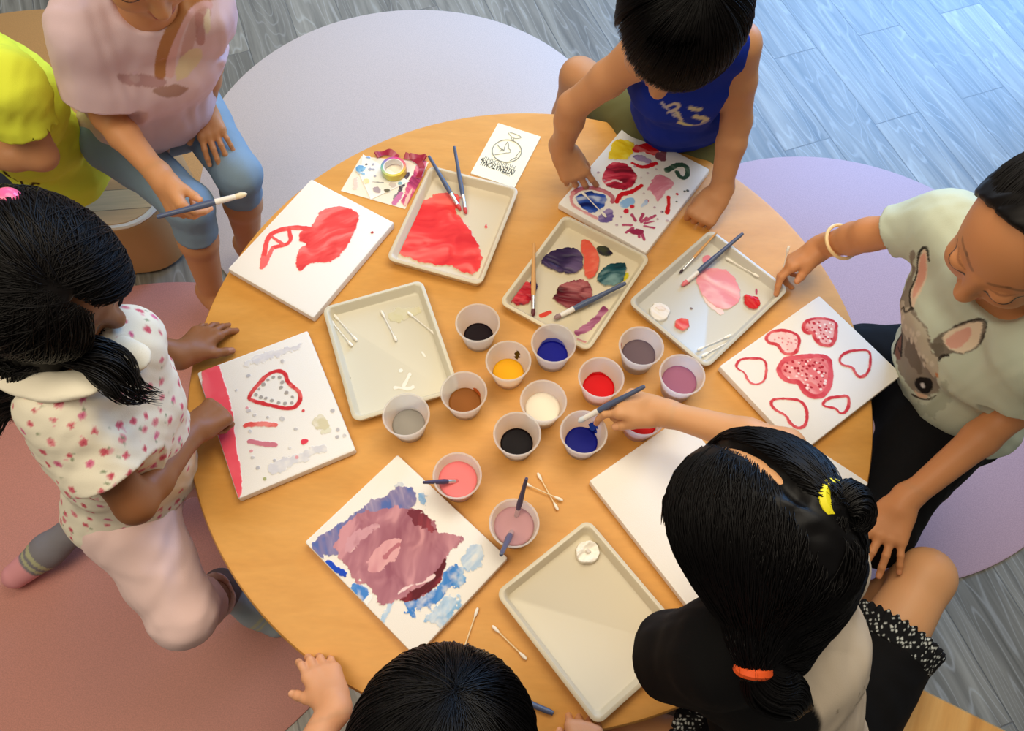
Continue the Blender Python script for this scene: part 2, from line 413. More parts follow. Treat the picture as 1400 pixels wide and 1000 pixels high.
def head(C, F, Up, neck, sc=1.):
    F, Up, S = frame_of(F, Up); C = np.asarray(C, float); E = lambda f, u, s: C+(F*f+Up*u+S*s)*sc
    P = [Ell(E(-.010, .018, 0), (S, F, Up), np.array((.073, .088, .078))*sc, k=.01), Ell(E(.032, -.030, 0), (S, F, Up), np.array((.058, .053, .066))*sc, k=.03),
         Caps(E(.058, -.080, 0), E(.062, -.080, 0), .021*sc, k=.03), Caps(E(.030, -.070, -.035), E(.030, -.070, .035), .022*sc, k=.03)]
    for s in (-1, 1):
        P += [Ell(E(.062, -.036, .032*s), (S, F, Up), np.array((.024, .020, .024))*sc, k=.018),
              Ell(E(.074, .003, .030*s), (S, F, Up), np.array((.016, .0125, .0105))*sc, k=.007),
              Ell(E(-.012, -.012, .073*s), (nrm(S+F*.3*s), F, Up), np.array((.007, .018, .026))*sc, k=.006),
              Caps(E(.089, -.032, .008*s), E(.092, -.033, .006*s), .0068*sc, k=.006)]
    P += [Caps(E(.080, .012, 0), E(.098, -.028, 0), .0055*sc, .0098*sc, k=.014),
          Caps(E(.083, -.056, -.014), E(.090, -.054, 0), .0042*sc, .0055*sc, k=.007), Caps(E(.090, -.054, 0), E(.083, -.056, .014), .0055*sc, .0042*sc, k=.007),
          Caps(E(.083, -.065, -.010), E(.087, -.066, .010), .0058*sc, k=.008)]
    P.append(Caps(E(-.022, -.055, 0), np.asarray(neck, float), .040*sc, .040*sc, k=.03))
    # painted features: (side, up) segments on the front of the face
    fm = []
    for q in (-1, 1):
        fm += [((.013*q, .027), (.030*q, .033), .0030, (60, 40, 30), .45), ((.030*q, .033), (.047*q, .027), .0026, (60, 40, 30), .45),
               ((.017*q, .004), (.030*q, .0005), .0031, (24, 14, 12), .95), ((.030*q, .0005), (.045*q, .004), .0031, (24, 14, 12), .95), ((.045*q, .004), (.051*q, .0075), .0015, (24, 14, 12), .9),
               ((.019*q, .0135), (.043*q, .0145), .0011, (120, 70, 48), .5), ((.0055*q, -.0375), (.0065*q, -.0375), .0022, (80, 40, 30), .7)]
    fm += [((-.015, -.0575), (.015, -.0575), .0048, (186, 92, 86), .75), ((-.010, -.065), (.010, -.065), .0050, (192, 100, 94), .75), ((-.019, -.0605), (.019, -.0605), .0011, (104, 44, 40), .85)]
    col = [(C, F, Up, S, sc, fm)]
    return P, col, (C, F, Up, S, sc)

SKINM = None
def skin_mesh(name, prims, skin, parent, h=.0042, fine=(), marks=(), nails=()):
    V, Fc = sdf_mesh(prims, h, fine=fine); base = lin(skin)
    col = np.empty((len(V), 3)); col[:] = base
    t = .5+.5*sines3(V[:, 0], V[:, 1], V[:, 2], 55, 3); col *= (1+.07*(t-.5))[:, None]*np.array([1, .99, .97])
    for C, F, Up, S, sc, fm in marks:
        q = np.stack([(V-C)@S, (V-C)@Up], 1)/sc; f = ((V-C)@F)/sc; fr = (f > .045) & (f < .13) & (np.abs(q[:, 1]) < .1)
        for a, b, r, c, st in fm:
            w = st*fr*(1-sstep(r*.7, r*1.35, dseg(q, a, b))); col = col*(1-w[:, None])+lin(c)*w[:, None]
    for p, dd, r in nails:
        w = .55*(1-sstep(r*.65, r*.95, dseg(V, p-dd*.002, p+dd*.002))); col = col*(1-w[:, None])+(base*1.1+np.array([.16, .10, .09]))*w[:, None]
    return mesh_obj(name, V, Fc, SKINM, parent, True, col)

def garment(name, prims, rgb, parent, h=.0042, wr=.0028, fr=48, paint=None, material=None, seed=1):
    def disp(x, y, z): return wr*sines3(x, y, z, fr, seed)+wr*.5*sines3(x, y, z, fr*2.3, seed+1)
    V, Fc = sdf_mesh(prims, h, disp if wr else None); col = np.empty((len(V), 3)); col[:] = lin(rgb)
    if paint: col = paint(V, normals_of(V, Fc), col)
    return mesh_obj(name, V, Fc, material, parent, True, col)
def splat(col, m, c):
    return col*(1-m[:, None])+lin(c)*m[:, None]

# ------------------------------------------------------------------ hair
def strand_mesh(lines, width, n=3):
    """lines (N, M, 3) -> thin tapering tubes"""
    Ls = np.asarray(lines, float); N, Mn, _ = Ls.shape
    d = np.gradient(Ls, axis=1); d /= np.linalg.norm(d, axis=2, keepdims=True)+1e-9
    ref = np.where(np.abs(d[..., 2:3]) < .9, np.array([0, 0, 1.]), np.array([1., 0, 0])); a = np.cross(d, ref); a /= np.linalg.norm(a, axis=2, keepdims=True)+1e-9; b = np.cross(d, a)
    tp = np.linspace(0, 1, Mn); prof = width*(np.minimum(1, .5+tp*4)*np.minimum(1, (1-tp)*3.5+.18)); w = prof[None, :, None]*rng.uniform(.7, 1.3, (N, 1, 1))
    V = np.stack([Ls+w*(math.cos(t)*a+math.sin(t)*b) for t in (0, 2.094, 4.189)], 2)
    V = V.reshape(-1, 3); i = np.arange(N)[:, None, None]*Mn*3; j = np.arange(Mn-1)[None, :, None]*3; k = np.arange(3)[None, None, :]; k2 = (k+1) % 3
    Fc = np.stack([i+j+k, i+j+k2, i+j+3+k2, i+j+3+k], -1).reshape(-1, 4)
    return V, Fc
def slerp(a, b, t):
    om = np.arccos(np.clip((a*b).sum(-1, keepdims=True), -1, 1))+1e-6
    return (np.sin((1-t)*om)*a+np.sin(t*om)*b)/np.sin(om)
def field_at(prims, P):
    D = np.full(len(P), .06); x, y, z = P.T
    for p in prims:
        d = p.d(x, y, z); k = max(p.k, 1e-4)
        if p.sub: t = np.clip(.5-.5*(D+d)/k, 0, 1); D = D*(1-t)-d*t+k*t*(1-t)
        else: t = np.clip(.5+.5*(D-d)/k, 0, 1); D = D*(1-t)+d*t-k*t*(1-t)
    return D
def fur(prims, V, n, flow, length=.05, width=.0007, lift=.003, M=9):
    """strands lying on the surface of prims, combed along flow(P)"""
    p = V[rng.integers(0, len(V), n)].copy(); L = [p.copy()]; ln = length*rng.uniform(.6, 1.3, (n, 1)); lf = rng.uniform(.0, lift, n); jit = rng.normal(0, .12, (n, 3)); e = .0015
    for i in range(M-1):
        g = np.stack([field_at(prims, p+e*a)-field_at(prims, p-e*a) for a in np.eye(3)], 1); g /= np.linalg.norm(g, axis=1, keepdims=True)+1e-9
        f = flow(p); f = f/(np.linalg.norm(f, axis=1, keepdims=True)+1e-9)+jit; t = f-(f*g).sum(1, keepdims=True)*g; t /= np.linalg.norm(t, axis=1, keepdims=True)+1e-6
        p = p+t*ln/(M-1); d = field_at(prims, p); p = p-g*np.clip(d-lf, -.01, .01)[:, None]; L.append(p.copy())
    return strand_mesh(np.stack(L, 1), width)
class Scalp:
    def __init__(s, hf, grow=.006):
        s.C, s.F, s.U, s.S, s.sc = hf; s.c = s.C+(s.F*-.010+s.U*.018)*s.sc; s.r = np.array((.073, .088, .078))*s.sc+grow
    def pt(s, D, lift=0):
        """D (...,3) unit dirs in the head's (right, forward, up) frame"""
        q = D*(s.r+np.asarray(lift)[..., None]); return s.c+q[..., :1]*s.S+q[..., 1:2]*s.F+q[..., 2:3]*s.U
    def dirs(s, P):
        q = np.asarray(P)-s.c; q = np.stack([q@s.S, q@s.F, q@s.U], -1)/s.r; return q/np.linalg.norm(q, axis=-1, keepdims=True)
def udir(a): a = np.asarray(a, float); return a/np.linalg.norm(a, axis=-1, keepdims=True)
def join(parts):
    V = []; Fc = []; n = 0
    for v, f in parts: V.append(v); Fc.append(f+n); n += len(v)
    return np.concatenate(V), np.concatenate(Fc)
def tail(pts, radii, n, wave=.0, M=14, width=.0011, tips=.8):
    """a bundle of strands along a poly-line with given bundle radii"""
    P = np.asarray(pts, float); t = np.linspace(0, 1, M); kk = np.linspace(0, 1, len(P))
    ctr = np.stack([np.interp(t, kk, P[:, i]) for i in range(3)], 1)
    for _ in range(2): ctr[1:-1] = (ctr[:-2]+2*ctr[1:-1]+ctr[2:])/4
    rad = np.interp(t, np.linspace(0, 1, len(radii)), radii); d = np.gradient(ctr, axis=0); d /= np.linalg.norm(d, axis=1, keepdims=True)
    a = np.cross(d, np.array([.3, .2, 1.])); a /= np.linalg.norm(a, axis=1, keepdims=True); b = np.cross(d, a)
    ph = rng.uniform(0, 6.283, n); q = np.sqrt(rng.uniform(.05, 1, n)); ln = rng.uniform(tips, 1, n)
    out = []
    for i in range(n):
        tt = np.linspace(0, ln[i], M); sh = ph[i]+wave*np.sin(tt*7+ph[i]*.2)
        c = np.stack([np.interp(tt, t, ctr[:, k]) for k in range(3)], 1); A = np.stack([np.interp(tt, t, a[:, k]) for k in range(3)], 1); B = np.stack([np.interp(tt, t, b[:, k]) for k in range(3)], 1)
        r = np.interp(tt, t, rad)*q[i]; out.append(c+(r*np.cos(sh))[:, None]*A+(r*np.sin(sh))[:, None]*B)
    return strand_mesh(np.array(out), width)
# ------------------------------------------------------------------ setting
def nodes_of(name):
    m = bpy.data.materials.new(name); m.use_nodes = True; nt = m.node_tree; return m, nt, nt.nodes['Principled BSDF'], nt.nodes.new, nt.links.new
def ramp(nt, stops):
    r = nt.nodes.new('ShaderNodeValToRGB'); e = r.color_ramp.elements
    while len(e) < len(stops): e.new(.5)
    for x, (p, c) in zip(e, stops): x.position = p; x.color = (*lin(c), 1)
    return r
def floor_material():
    m, nt, p, N, L = nodes_of('wood_plank_vinyl')
    tc = N('ShaderNodeTexCoord'); mp = N('ShaderNodeMapping'); mp.inputs['Rotation'].default_value = (0, 0, math.radians(68.5)); mp.inputs['Location'].default_value = (.3, .055, 0)
    L(tc.outputs['Object'], mp.inputs['Vector'])
    def brick(c1, c2, mo):
        b = N('ShaderNodeTexBrick'); b.offset = .37; b.offset_frequency = 2; b.inputs['Scale'].default_value = 1; b.inputs['Brick Width'].default_value = .92; b.inputs['Row Height'].default_value = .152
        b.inputs['Mortar Size'].default_value = .0016; b.inputs['Mortar Smooth'].default_value = .3; b.inputs['Bias'].default_value = 0
        b.inputs['Color1'].default_value = (*c1, 1); b.inputs['Color2'].default_value = (*c2, 1); b.inputs['Mortar'].default_value = (*mo, 1); L(mp.outputs[0], b.inputs['Vector']); return b
    rnd = brick((0, 0, 0), (1, 1, 1), (.5, .5, .5))
    # grain: noise stretched along the plank, shifted per plank
    sc = N('ShaderNodeVectorMath'); sc.operation = 'MULTIPLY'; sc.inputs[1].default_value = (1.6, 26, 1); L(mp.outputs[0], sc.inputs[0])
    ad = N('ShaderNodeVectorMath'); ad.operation = 'MULTIPLY_ADD'; ad.inputs[1].default_value = (9, 9, 9); L(rnd.outputs['Color'], ad.inputs[0]); L(sc.outputs[0], ad.inputs[2])
    g = N('ShaderNodeTexNoise'); g.inputs['Scale'].default_value = 1.6; g.inputs['Detail'].default_value = 6; g.inputs['Distortion'].default_value = .6; L(ad.outputs[0], g.inputs['Vector'])
    sc2 = N('ShaderNodeVectorMath'); sc2.operation = 'MULTIPLY'; sc2.inputs[1].default_value = (1.1, 7.5, 1); L(mp.outputs[0], sc2.inputs[0])
    ad2 = N('ShaderNodeVectorMath'); ad2.operation = 'MULTIPLY_ADD'; ad2.inputs[1].default_value = (5, 5, 5); L(rnd.outputs['Color'], ad2.inputs[0]); L(sc2.outputs[0], ad2.inputs[2])
    g2 = N('ShaderNodeTexNoise'); g2.inputs['Scale'].default_value = 1.2; g2.inputs['Detail'].default_value = 2; L(ad2.outputs[0], g2.inputs['Vector'])
    ring = N('ShaderNodeMath'); ring.operation = 'MULTIPLY'; ring.inputs[1].default_value = 16; L(g2.outputs['Fac'], ring.inputs[0])
    fr = N('ShaderNodeMath'); fr.operation = 'PINGPONG'; fr.inputs[1].default_value = .5; L(ring.outputs[0], fr.inputs[0])
    rr = ramp(nt, [(0, (255, 255, 255)), (.12, (0, 0, 0))]); L(fr.outputs[0], rr.inputs[0])
    cr = ramp(nt, [(.22, (88, 86, 78)), (.5, (136, 132, 120)), (.8, (172, 168, 154))]); L(g.outputs['Fac'], cr.inputs[0])
    mixr = N('ShaderNodeMix'); mixr.data_type = 'RGBA'; mixr.inputs['B'].default_value = (*lin((190, 190, 184)), 1); L(cr.outputs[0], mixr.inputs['A'])
    k = N('ShaderNodeMath'); k.operation = 'MULTIPLY'; k.inputs[1].default_value = .45; L(rr.outputs[0], k.inputs[0]); L(k.outputs[0], mixr.inputs['Factor'])
    tone = N('ShaderNodeMix'); tone.data_type = 'RGBA'; tone.blend_type = 'MULTIPLY'; tone.inputs['Factor'].default_value = .3; L(mixr.outputs['Result'], tone.inputs['A']); L(rnd.outputs['Color'], tone.inputs['B'])
    seam = brick((0, 0, 0), (0, 0, 0), (1, 1, 1))
    fin = N('ShaderNodeMix'); fin.data_type = 'RGBA'; fin.inputs['B'].default_value = (*lin((84, 84, 82)), 1); L(tone.outputs['Result'], fin.inputs['A'])
    k2 = N('ShaderNodeMath'); k2.operation = 'MULTIPLY'; k2.inputs[1].default_value = .7; L(seam.outputs['Fac'], k2.inputs[0]); L(k2.outputs[0], fin.inputs['Factor']); L(fin.outputs['Result'], p.inputs['Base Color'])
    b = N('ShaderNodeBump'); b.inputs['Strength'].default_value = .35; b.inputs['Distance'].default_value = .002; L(g.outputs['Fac'], b.inputs['Height'])
    b2 = N('ShaderNodeBump'); b2.inputs['Strength'].default_value = .6; b2.inputs['Distance'].default_value = .002; b2.invert = True; L(seam.outputs['Fac'], b2.inputs['Height']); L(b.outputs[0], b2.inputs['Normal']); L(b2.outputs[0], p.inputs['Normal'])
    p.inputs['Roughness'].default_value = .42; p.inputs['Specular IOR Level'].default_value = .6
    return m
def wood_material(name, c1, c2, c3, scale=(1.2, 9, 1), rough=.38, rot=0, coat=.15):
    m, nt, p, N, L = nodes_of(name)
    tc = N('ShaderNodeTexCoord'); mp = N('ShaderNodeMapping'); mp.inputs['Scale'].default_value = scale; mp.inputs['Rotation'].default_value = (0, 0, rot); L(tc.outputs['Object'], mp.inputs[0])
    g = N('ShaderNodeTexNoise'); g.inputs['Scale'].default_value = 2.6; g.inputs['Detail'].default_value = 5; g.inputs['Distortion'].default_value = .8; L(mp.outputs[0], g.inputs['Vector'])
    r = ramp(nt, [(.3, c1), (.5, c2), (.72, c3)]); L(g.outputs['Fac'], r.inputs[0])
    f = N('ShaderNodeTexNoise'); f.inputs['Scale'].default_value = 24; f.inputs['Detail'].default_value = 4; L(mp.outputs[0], f.inputs['Vector'])
    x = N('ShaderNodeMix'); x.data_type = 'RGBA'; x.blend_type = 'MULTIPLY'; x.inputs['Factor'].default_value = .14; L(r.outputs[0], x.inputs['A']); L(f.outputs['Fac'], x.inputs['B']); L(x.outputs['Result'], p.inputs['Base Color'])
    b = N('ShaderNodeBump'); b.inputs['Strength'].default_value = .06; b.inputs['Distance'].default_value = .001; L(f.outputs['Fac'], b.inputs['Height']); L(b.outputs[0], p.inputs['Normal'])
    p.inputs['Roughness'].default_value = rough; p.inputs['Coat Weight'].default_value = coat; p.inputs['Coat Roughness'].default_value = .3
    return m

fl = mesh_obj('floor', [(-4.5, -3, 0), (4.5, -3, 0), (4.5, 7, 0), (-4.5, 7, 0)], [(0, 1, 2, 3)], floor_material(), smooth=False); fl['kind'] = 'structure'

def disc_mat(x, y, rgb, label, tint):
    m, nt, p, N, L = nodes_of('felt_'+tint)
    tc = N('ShaderNodeTexCoord'); n = N('ShaderNodeTexNoise'); n.inputs['Scale'].default_value = 420; n.inputs['Detail'].default_value = 3; L(tc.outputs['Object'], n.inputs['Vector'])
    c = np.array(rgb, float); r = ramp(nt, [(.3, c*.94), (.7, np.minimum(c*1.05, 255))]); L(n.outputs['Fac'], r.inputs[0]); L(r.outputs[0], p.inputs['Base Color'])
    b = N('ShaderNodeBump'); b.inputs['Strength'].default_value = .12; b.inputs['Distance'].default_value = .0015; L(n.outputs['Fac'], b.inputs['Height']); L(b.outputs[0], p.inputs['Normal'])
    p.inputs['Roughness'].default_value = .55; p.inputs['Specular IOR Level'].default_value = .45
    o = MB().lathe([(0.001, .0052), (.3, .0052), (.606, .0050), (.61, .0035), (.61, 0.0004)], 128).build('round_floor_mat', m, loc=(x, y, 0))
    return tag(o, label, 'mat', 'round floor mats around the table')
disc_mat(-.306, 1.558, (210, 196, 190), 'pale pink round floor mat behind the far edge of the table', 'pale')
disc_mat(.83, .985, (184, 154, 164), 'lavender round floor mat under the girl in the rabbit t-shirt', 'lavender')
disc_mat(-.853, .508, (196, 134, 120), 'dusty terracotta round floor mat under the girl in floral shirt', 'terracotta')
disc_mat(-1.47, 1.52, (196, 146, 86), 'tan round floor mat behind the child in yellow', 'tan')

# ------------------------------------------------------------------ table and seats
TC = (.0341, .6536)
WOOD = wood_material('honey_birch', (214, 150, 64), (221, 158, 72), (228, 166, 82), scale=(2, 7, 1), rot=.5, rough=.5, coat=0)
tb = empty('round_table', (TC[0], TC[1], 0))
tag(tb, 'round honey coloured wooden children\'s table covered with painting things', 'table')
top = MB().lathe([(.001, TH-.028), (.596, TH-.028), (.604, TH-.025), (.61, TH-.018), (.61, TH-.006), (.607, TH-.0015), (.600, TH), (.001, TH)], 160)
top.build('tabletop', WOOD, tb)
for a in (35, 145, 215, 325):
    x, y = .47*math.cos(math.radians(a)), .47*math.sin(math.radians(a))
    MB().lathe([(.001, 0), (.022, 0), (.024, .01), (.030, TH-.03), (.001, TH-.03)], 20, org=(x, y, 0)).build('leg', WOOD, tb)

LIGHTWOOD = wood_material('pale_plank', (178, 132, 88), (216, 176, 128), (236, 206, 164), scale=(1.5, 16, 1), rough=.6, coat=0)
TAN = mat('tan_shell', (176, 134, 84), .6, bump=300, bumpd=.1)
def plank_top():
    m, nt, p, N, L = nodes_of('pale_plank_top'); tc = N('ShaderNodeTexCoord'); b = N('ShaderNodeTexBrick'); b.offset = .4; b.inputs['Scale'].default_value = 1; b.inputs['Brick Width'].default_value = .9; b.inputs['Row Height'].default_value = .062; b.inputs['Mortar Size'].default_value = .0012; b.inputs['Mortar Smooth'].default_value = .2
    b.inputs['Color1'].default_value = (*lin((216, 162, 104)), 1); b.inputs['Color2'].default_value = (*lin((244, 206, 152)), 1); b.inputs['Mortar'].default_value = (*lin((150, 116, 80)), 1); L(tc.outputs['Object'], b.inputs['Vector'])
    mp = N('ShaderNodeMapping'); mp.inputs['Scale'].default_value = (4, 60, 1); L(tc.outputs['Object'], mp.inputs[0]); n = N('ShaderNodeTexNoise'); n.inputs['Scale'].default_value = 2; n.inputs['Detail'].default_value = 4; L(mp.outputs[0], n.inputs['Vector'])
    x = N('ShaderNodeMix'); x.data_type = 'RGBA'; x.blend_type = 'MULTIPLY'; x.inputs['Factor'].default_value = .35; L(b.outputs['Color'], x.inputs['A']); L(n.outputs['Fac'], x.inputs['B']); L(x.outputs['Result'], p.inputs['Base Color']); p.inputs['Roughness'].default_value = .6; return m
PLANKTOP = plank_top()
STOOLWOOD = wood_material('amber_stool_wood', (190, 128, 58), (214, 154, 78), (226, 172, 98))
def drum_stool(x, y, s, h, rz, label):
    t = empty('drum_stool', (x, y, 0), rz); tag(t, label, 'stool')
    b = MB(); b.loops([rrect(s-.012, s-.012, .09, 0.006), rrect(s, s, .1, .018), rrect(s, s, .1, h-.02), rrect(s-.004, s-.004, .1, h-.008)], True, True); b.build('body', TAN, t)
    MB().loops([rrect(s-.006, s-.006, .1, h-.010), rrect(s-.004, s-.004, .1, h-.004), rrect(s-.008, s-.008, .096, h), rrect(s-.016, s-.016, .09, h)], True, True).build('rim', mat('cream_rim', (236, 222, 200), .5), t)
    m = MB()
    m.loops([rrect(s-.016, s-.016, .09, h-.001), rrect(s-.018, s-.018, .09, h+.0015)], True, True); m.build('seat', PLANKTOP, t)
    return t
drum_stool(-1.06, 1.31, .185, .20, .12, 'tan low stool with pale plank seat under the child in yellow')
def bench(x, y, sx, sy, h, rz, label):
    t = empty('wooden_bench', (x, y, 0), rz); tag(t, label, 'bench')
    MB().loops([rrect(sx, sy, .03, h-.028), rrect(sx+.004, sy+.004, .032, h-.022), rrect(sx+.004, sy+.004, .032, h-.006), rrect(sx, sy, .03, h)], True, True).build('seat', STOOLWOOD, t)
    for a in (-1, 1):
        MB().loops([rrect(.016, sy-.01, .008, 0), rrect(.016, sy-.01, .008, h-.027)], True, True).build('side_panel', STOOLWOOD, t).location = (a*(sx-.03), 0, 0)
    return t

# ------------------------------------------------------------------ canvases
CLOTH = mat('primed_canvas', (240, 234, 224), .75, bump=900, bumpd=.12)
PAINT = mat('acrylic_paint', vcol=True, rough=.75, rough_paint=.45, spec=.12)
WET = mat('wet_paint', vcol=True, rough=.5, rough_paint=.3, spec=.14)
BASEC = lin((240, 234, 224))
CW, CL, CH = .203, .254, .018
def canvas(x, y, deg, label):
    t = empty('stretched_canvas', (x, y, TH), math.radians(deg)); tag(t, label, 'canvas', 'stretched canvases on the table')
    b = MB(); hw, hl = CW/2, CL/2
    b.loops([rrect(hw-.003, hl-.003, .002, .0006, 4), rrect(hw, hl, .003, .003, 4), rrect(hw, hl, .003, CH-.002, 4), rrect(hw-.0007, hl-.0007, .003, CH-.0006, 4), rrect(hw-.0025, hl-.0025, .002, CH, 4)], True, True)
    b.build('canvas_cloth', CLOTH, t); return t
def finish(art, t, seed_name='painting', w=CW, l=CL, z=CH, m=None, base=None):
    return art.build(seed_name, w-.003, l-.003, z, BASEC if base is None else base, m or PAINT, t)
CP = dict(A=(-.3887, .8901, -30.3), B=(-.4071, .5436, -153.7), C=(-.1614, .3083, -131.7), D=(.2388, 1.0524, -34.0), E=(.5321, .6464, -52.7), F=(.290, .389, -143.5+180))
def art_for(k, seed): x, y, d = CP[k]; return Art((x, y), math.radians(d), TH+CH, seed)
RED = (232, 78, 76)
# A: coral bird-like blot
cA = canvas(*CP['A'], 'white canvas with a coral red blotch and looped outline, beside the girl in pink')
a = art_for('A', 1)
a.blob([(450, 284), (468, 281), (488, 289), (492, 299), (486, 316), (474, 340), (459, 356), (440, 361), (428, 358), (416, 366), (408, 373), (404, 354), (410, 340), (421, 334), (409, 330), (409, 318), (425, 312), (432, 298), (438, 290)], RED, (244, 128, 122), streak=(60, 50), c3=(214, 58, 60))
a.stroke([(359, 364), (362, 345), (366, 324), (380, 315), (404, 311), (427, 314)], 8, RED, (240, 110, 104)).stroke([(373, 339), (399, 333), (395, 314)], 6, RED).stroke([(372, 324), (387, 335)], 5, (238, 96, 92)).stroke([(358, 366), (368, 350), (372, 340)], 6, (240, 110, 104))
a.blob([(355, 352), (366, 350), (370, 356), (362, 368), (356, 367)], (238, 108, 104)).dots([(509, 318)], 2.2, (176, 52, 52))
finish(a, cA)
# B: heart, red band and dots
cB = canvas(*CP['B'], 'white canvas with one hollow red heart and a red band along its left edge')
a = art_for('B', 2)
a.blob([(268, 506), (300, 497), (304, 515), (317, 555), (322, 600), (329, 640), (332, 672), (324, 685), (300, 612)], (238, 84, 96), (246, 120, 124), edge=.001, streak=(70, 20), sm=1)
a.stroke([(352, 492), (375, 484), (408, 475)], 11, (206, 203, 210), alpha=.6, edge=.003).stroke([(374, 641), (405, 628), (440, 613)], 13, (205, 203, 208), alpha=.65, edge=.003).stroke([(336, 498), (352, 494)], 8, (212, 209, 213), alpha=.5, edge=.003)
a.stroke([(338, 545), (352, 527), (367, 511), (382, 507), (391, 512), (393, 522), (400, 529), (410, 536), (411, 548), (403, 558), (390, 559), (368, 554), (348, 549)], 5.5, (206, 50, 56), (232, 110, 104), closed=True)
ins = [(350, 540), (354, 532), (360, 526), (366, 520), (374, 516), (383, 516), (386, 523), (385, 530), (392, 537), (400, 543), (399, 551), (390, 552), (381, 551), (372, 548), (364, 545), (357, 543)]
a.dots(ins, 2.6, (168, 160, 152), edge=.0009)
a.stroke([(336, 582), (352, 579), (377, 582)], 6, (224, 84, 78), (240, 140, 130), edge=.001).stroke([(342, 604), (358, 607), (377, 609)], 6, (206, 122, 134), edge=.001).blob([(411, 602), (418, 599), (425, 602), (420, 608), (413, 608)], (226, 66, 84))
a.blob([(424, 580), (430, 568), (442, 566), (449, 575), (446, 588), (432, 590)], (214, 204, 168), alpha=.8, edge=.003).stroke([(440, 592), (450, 588)], 6, (218, 214, 180), alpha=.6, edge=.002)
a.dots([(340, 514), (386, 494), (348, 568), (323, 534), (455, 562), (396, 613), (375, 630), (461, 598), (471, 596), (345, 626), (366, 571), (386, 573), (340, 562), (342, 590), (404, 587), (462, 588), (353, 640)], 2.6, (186, 182, 184), edge=.0009, alpha=.8)
a.dots([(415, 562)], 2.4, (214, 80, 80)).dots([(406, 626), (338, 558), (344, 617)], 2.4, (226, 158, 162)).dots([(362, 655)], 3, (168, 170, 120))
finish(a, cB)
# C: mauve swirl
cC = canvas(*CP['C'], 'canvas with a big mauve swirl over blue splashes, in front of the dark haired child')
a = art_for('C', 3)
LB = (150, 186, 222)
a.blob([(628, 764), (640, 750), (655, 744), (666, 756), (662, 775), (640, 786), (626, 778)], (164, 192, 220), (206, 220, 232), alpha=.75, edge=.004)
a.blob([(580, 845), (596, 828), (612, 812), (630, 812), (628, 836), (612, 858), (588, 855)], (132, 178, 216), (190, 212, 232), alpha=.85, edge=.004)
a.blob([(606, 782), (620, 770), (635, 782), (633, 796), (618, 802), (608, 818), (588, 836), (574, 832), (566, 846), (550, 836), (558, 822), (590, 808)], (62, 128, 200), (130, 180, 224), alpha=.92, edge=.004, streak=(40, 40))
a.blob([(572, 676), (585, 678), (582, 696), (570, 692)], (128, 172, 214), alpha=.8, edge=.004).blob([(536, 664), (549, 658), (554, 663), (540, 668)], (196, 204, 214), alpha=.7, edge=.003)
a.blob([(446, 766), (470, 778), (474, 788), (462, 788), (447, 776)], (24, 72, 186), (20, 30, 90), edge=.002).blob([(478, 802), (500, 803), (508, 814), (496, 832), (482, 822)], (70, 132, 204), (150, 190, 226), alpha=.92, edge=.004)
a.stroke([(535, 825), (527, 842), (519, 856)], 5, (150, 190, 222), alpha=.8, edge=.002).stroke([(497, 828), (505, 818)], 6, (240, 236, 230))
a.blob([(423, 751), (428, 738), (455, 720), (480, 708), (500, 690), (530, 673), (562, 663), (566, 672), (571, 690), (560, 702), (520, 716), (478, 744), (452, 764), (436, 762)], (128, 120, 160), (176, 160, 180), edge=.003, streak=(60, 60), c3=(84, 106, 168))
a.blob([(462, 728), (482, 706), (520, 696), (552, 695), (578, 700), (592, 714), (598, 728), (614, 728), (632, 735), (631, 745), (616, 747), (612, 762), (606, 790), (586, 812), (560, 824), (538, 818), (520, 830), (510, 814), (500, 798), (476, 793), (478, 778), (458, 762)], (172, 112, 124), (206, 146, 152), edge=.003, streak=(35, 40), c3=(150, 88, 104))
a.blob([(551, 701), (574, 698), (592, 712), (595, 730), (580, 724), (562, 712)], (116, 44, 58), (170, 70, 80), edge=.003, streak=(45, 40))
a.blob([(611, 760), (608, 784), (592, 808), (566, 825), (540, 823), (562, 812), (586, 796), (600, 772)], (92, 22, 34), (130, 40, 52), edge=.0025)
a.blob([(470, 745), (490, 722), (515, 714), (520, 720), (500, 734), (485, 752), (478, 760)], (206, 152, 160), (222, 180, 180), alpha=.8, edge=.003)
a.blob([(502, 778), (512, 748), (532, 735), (550, 736), (548, 752), (530, 772), (512, 784)], (222, 164, 166), (200, 130, 138), edge=.003, streak=(40, 30))
a.stroke([(527, 762), (538, 750), (545, 745)], 6, (182, 108, 118), edge=.001).stroke([(545, 812), (562, 800), (575, 800), (592, 788)], 3, (236, 206, 204), edge=.0014)
finish(a, cC)
# D: many coloured marks
cD = canvas(*CP['D'], 'canvas full of small many coloured blobs, under the hands of the boy in blue')
a = art_for('D', 4)
a.blob([(834, 200), (840, 192), (853, 190), (866, 194), (866, 205), (862, 215), (857, 221), (845, 216), (832, 219), (835, 208)], (238, 198, 16), (250, 224, 70), edge=.002, c3=(216, 166, 10))
a.blob([(862, 206), (872, 198), (888, 194), (898, 200), (901, 208), (893, 213), (880, 209), (868, 210)], (208, 18, 26), (236, 110, 104), edge=.002).blob([(892, 212), (904, 206), (912, 207), (910, 220), (902, 221)], (128, 72, 82), (160, 104, 108), edge=.0015)
a.blob([(866, 211), (880, 213), (892, 219), (888, 225), (875, 221), (866, 217)], (122, 92, 146), (180, 156, 190), edge=.0015, streak=(-20, 60)).stroke([(865, 223), (874, 229), (884, 228), (896, 224)], 7, (208, 28, 40), edge=.0012)
a.stroke([(912, 233), (924, 226), (937, 226), (941, 236), (936, 245), (929, 242), (926, 236)], 8, (56, 84, 66), (110, 134, 112), edge=.001)
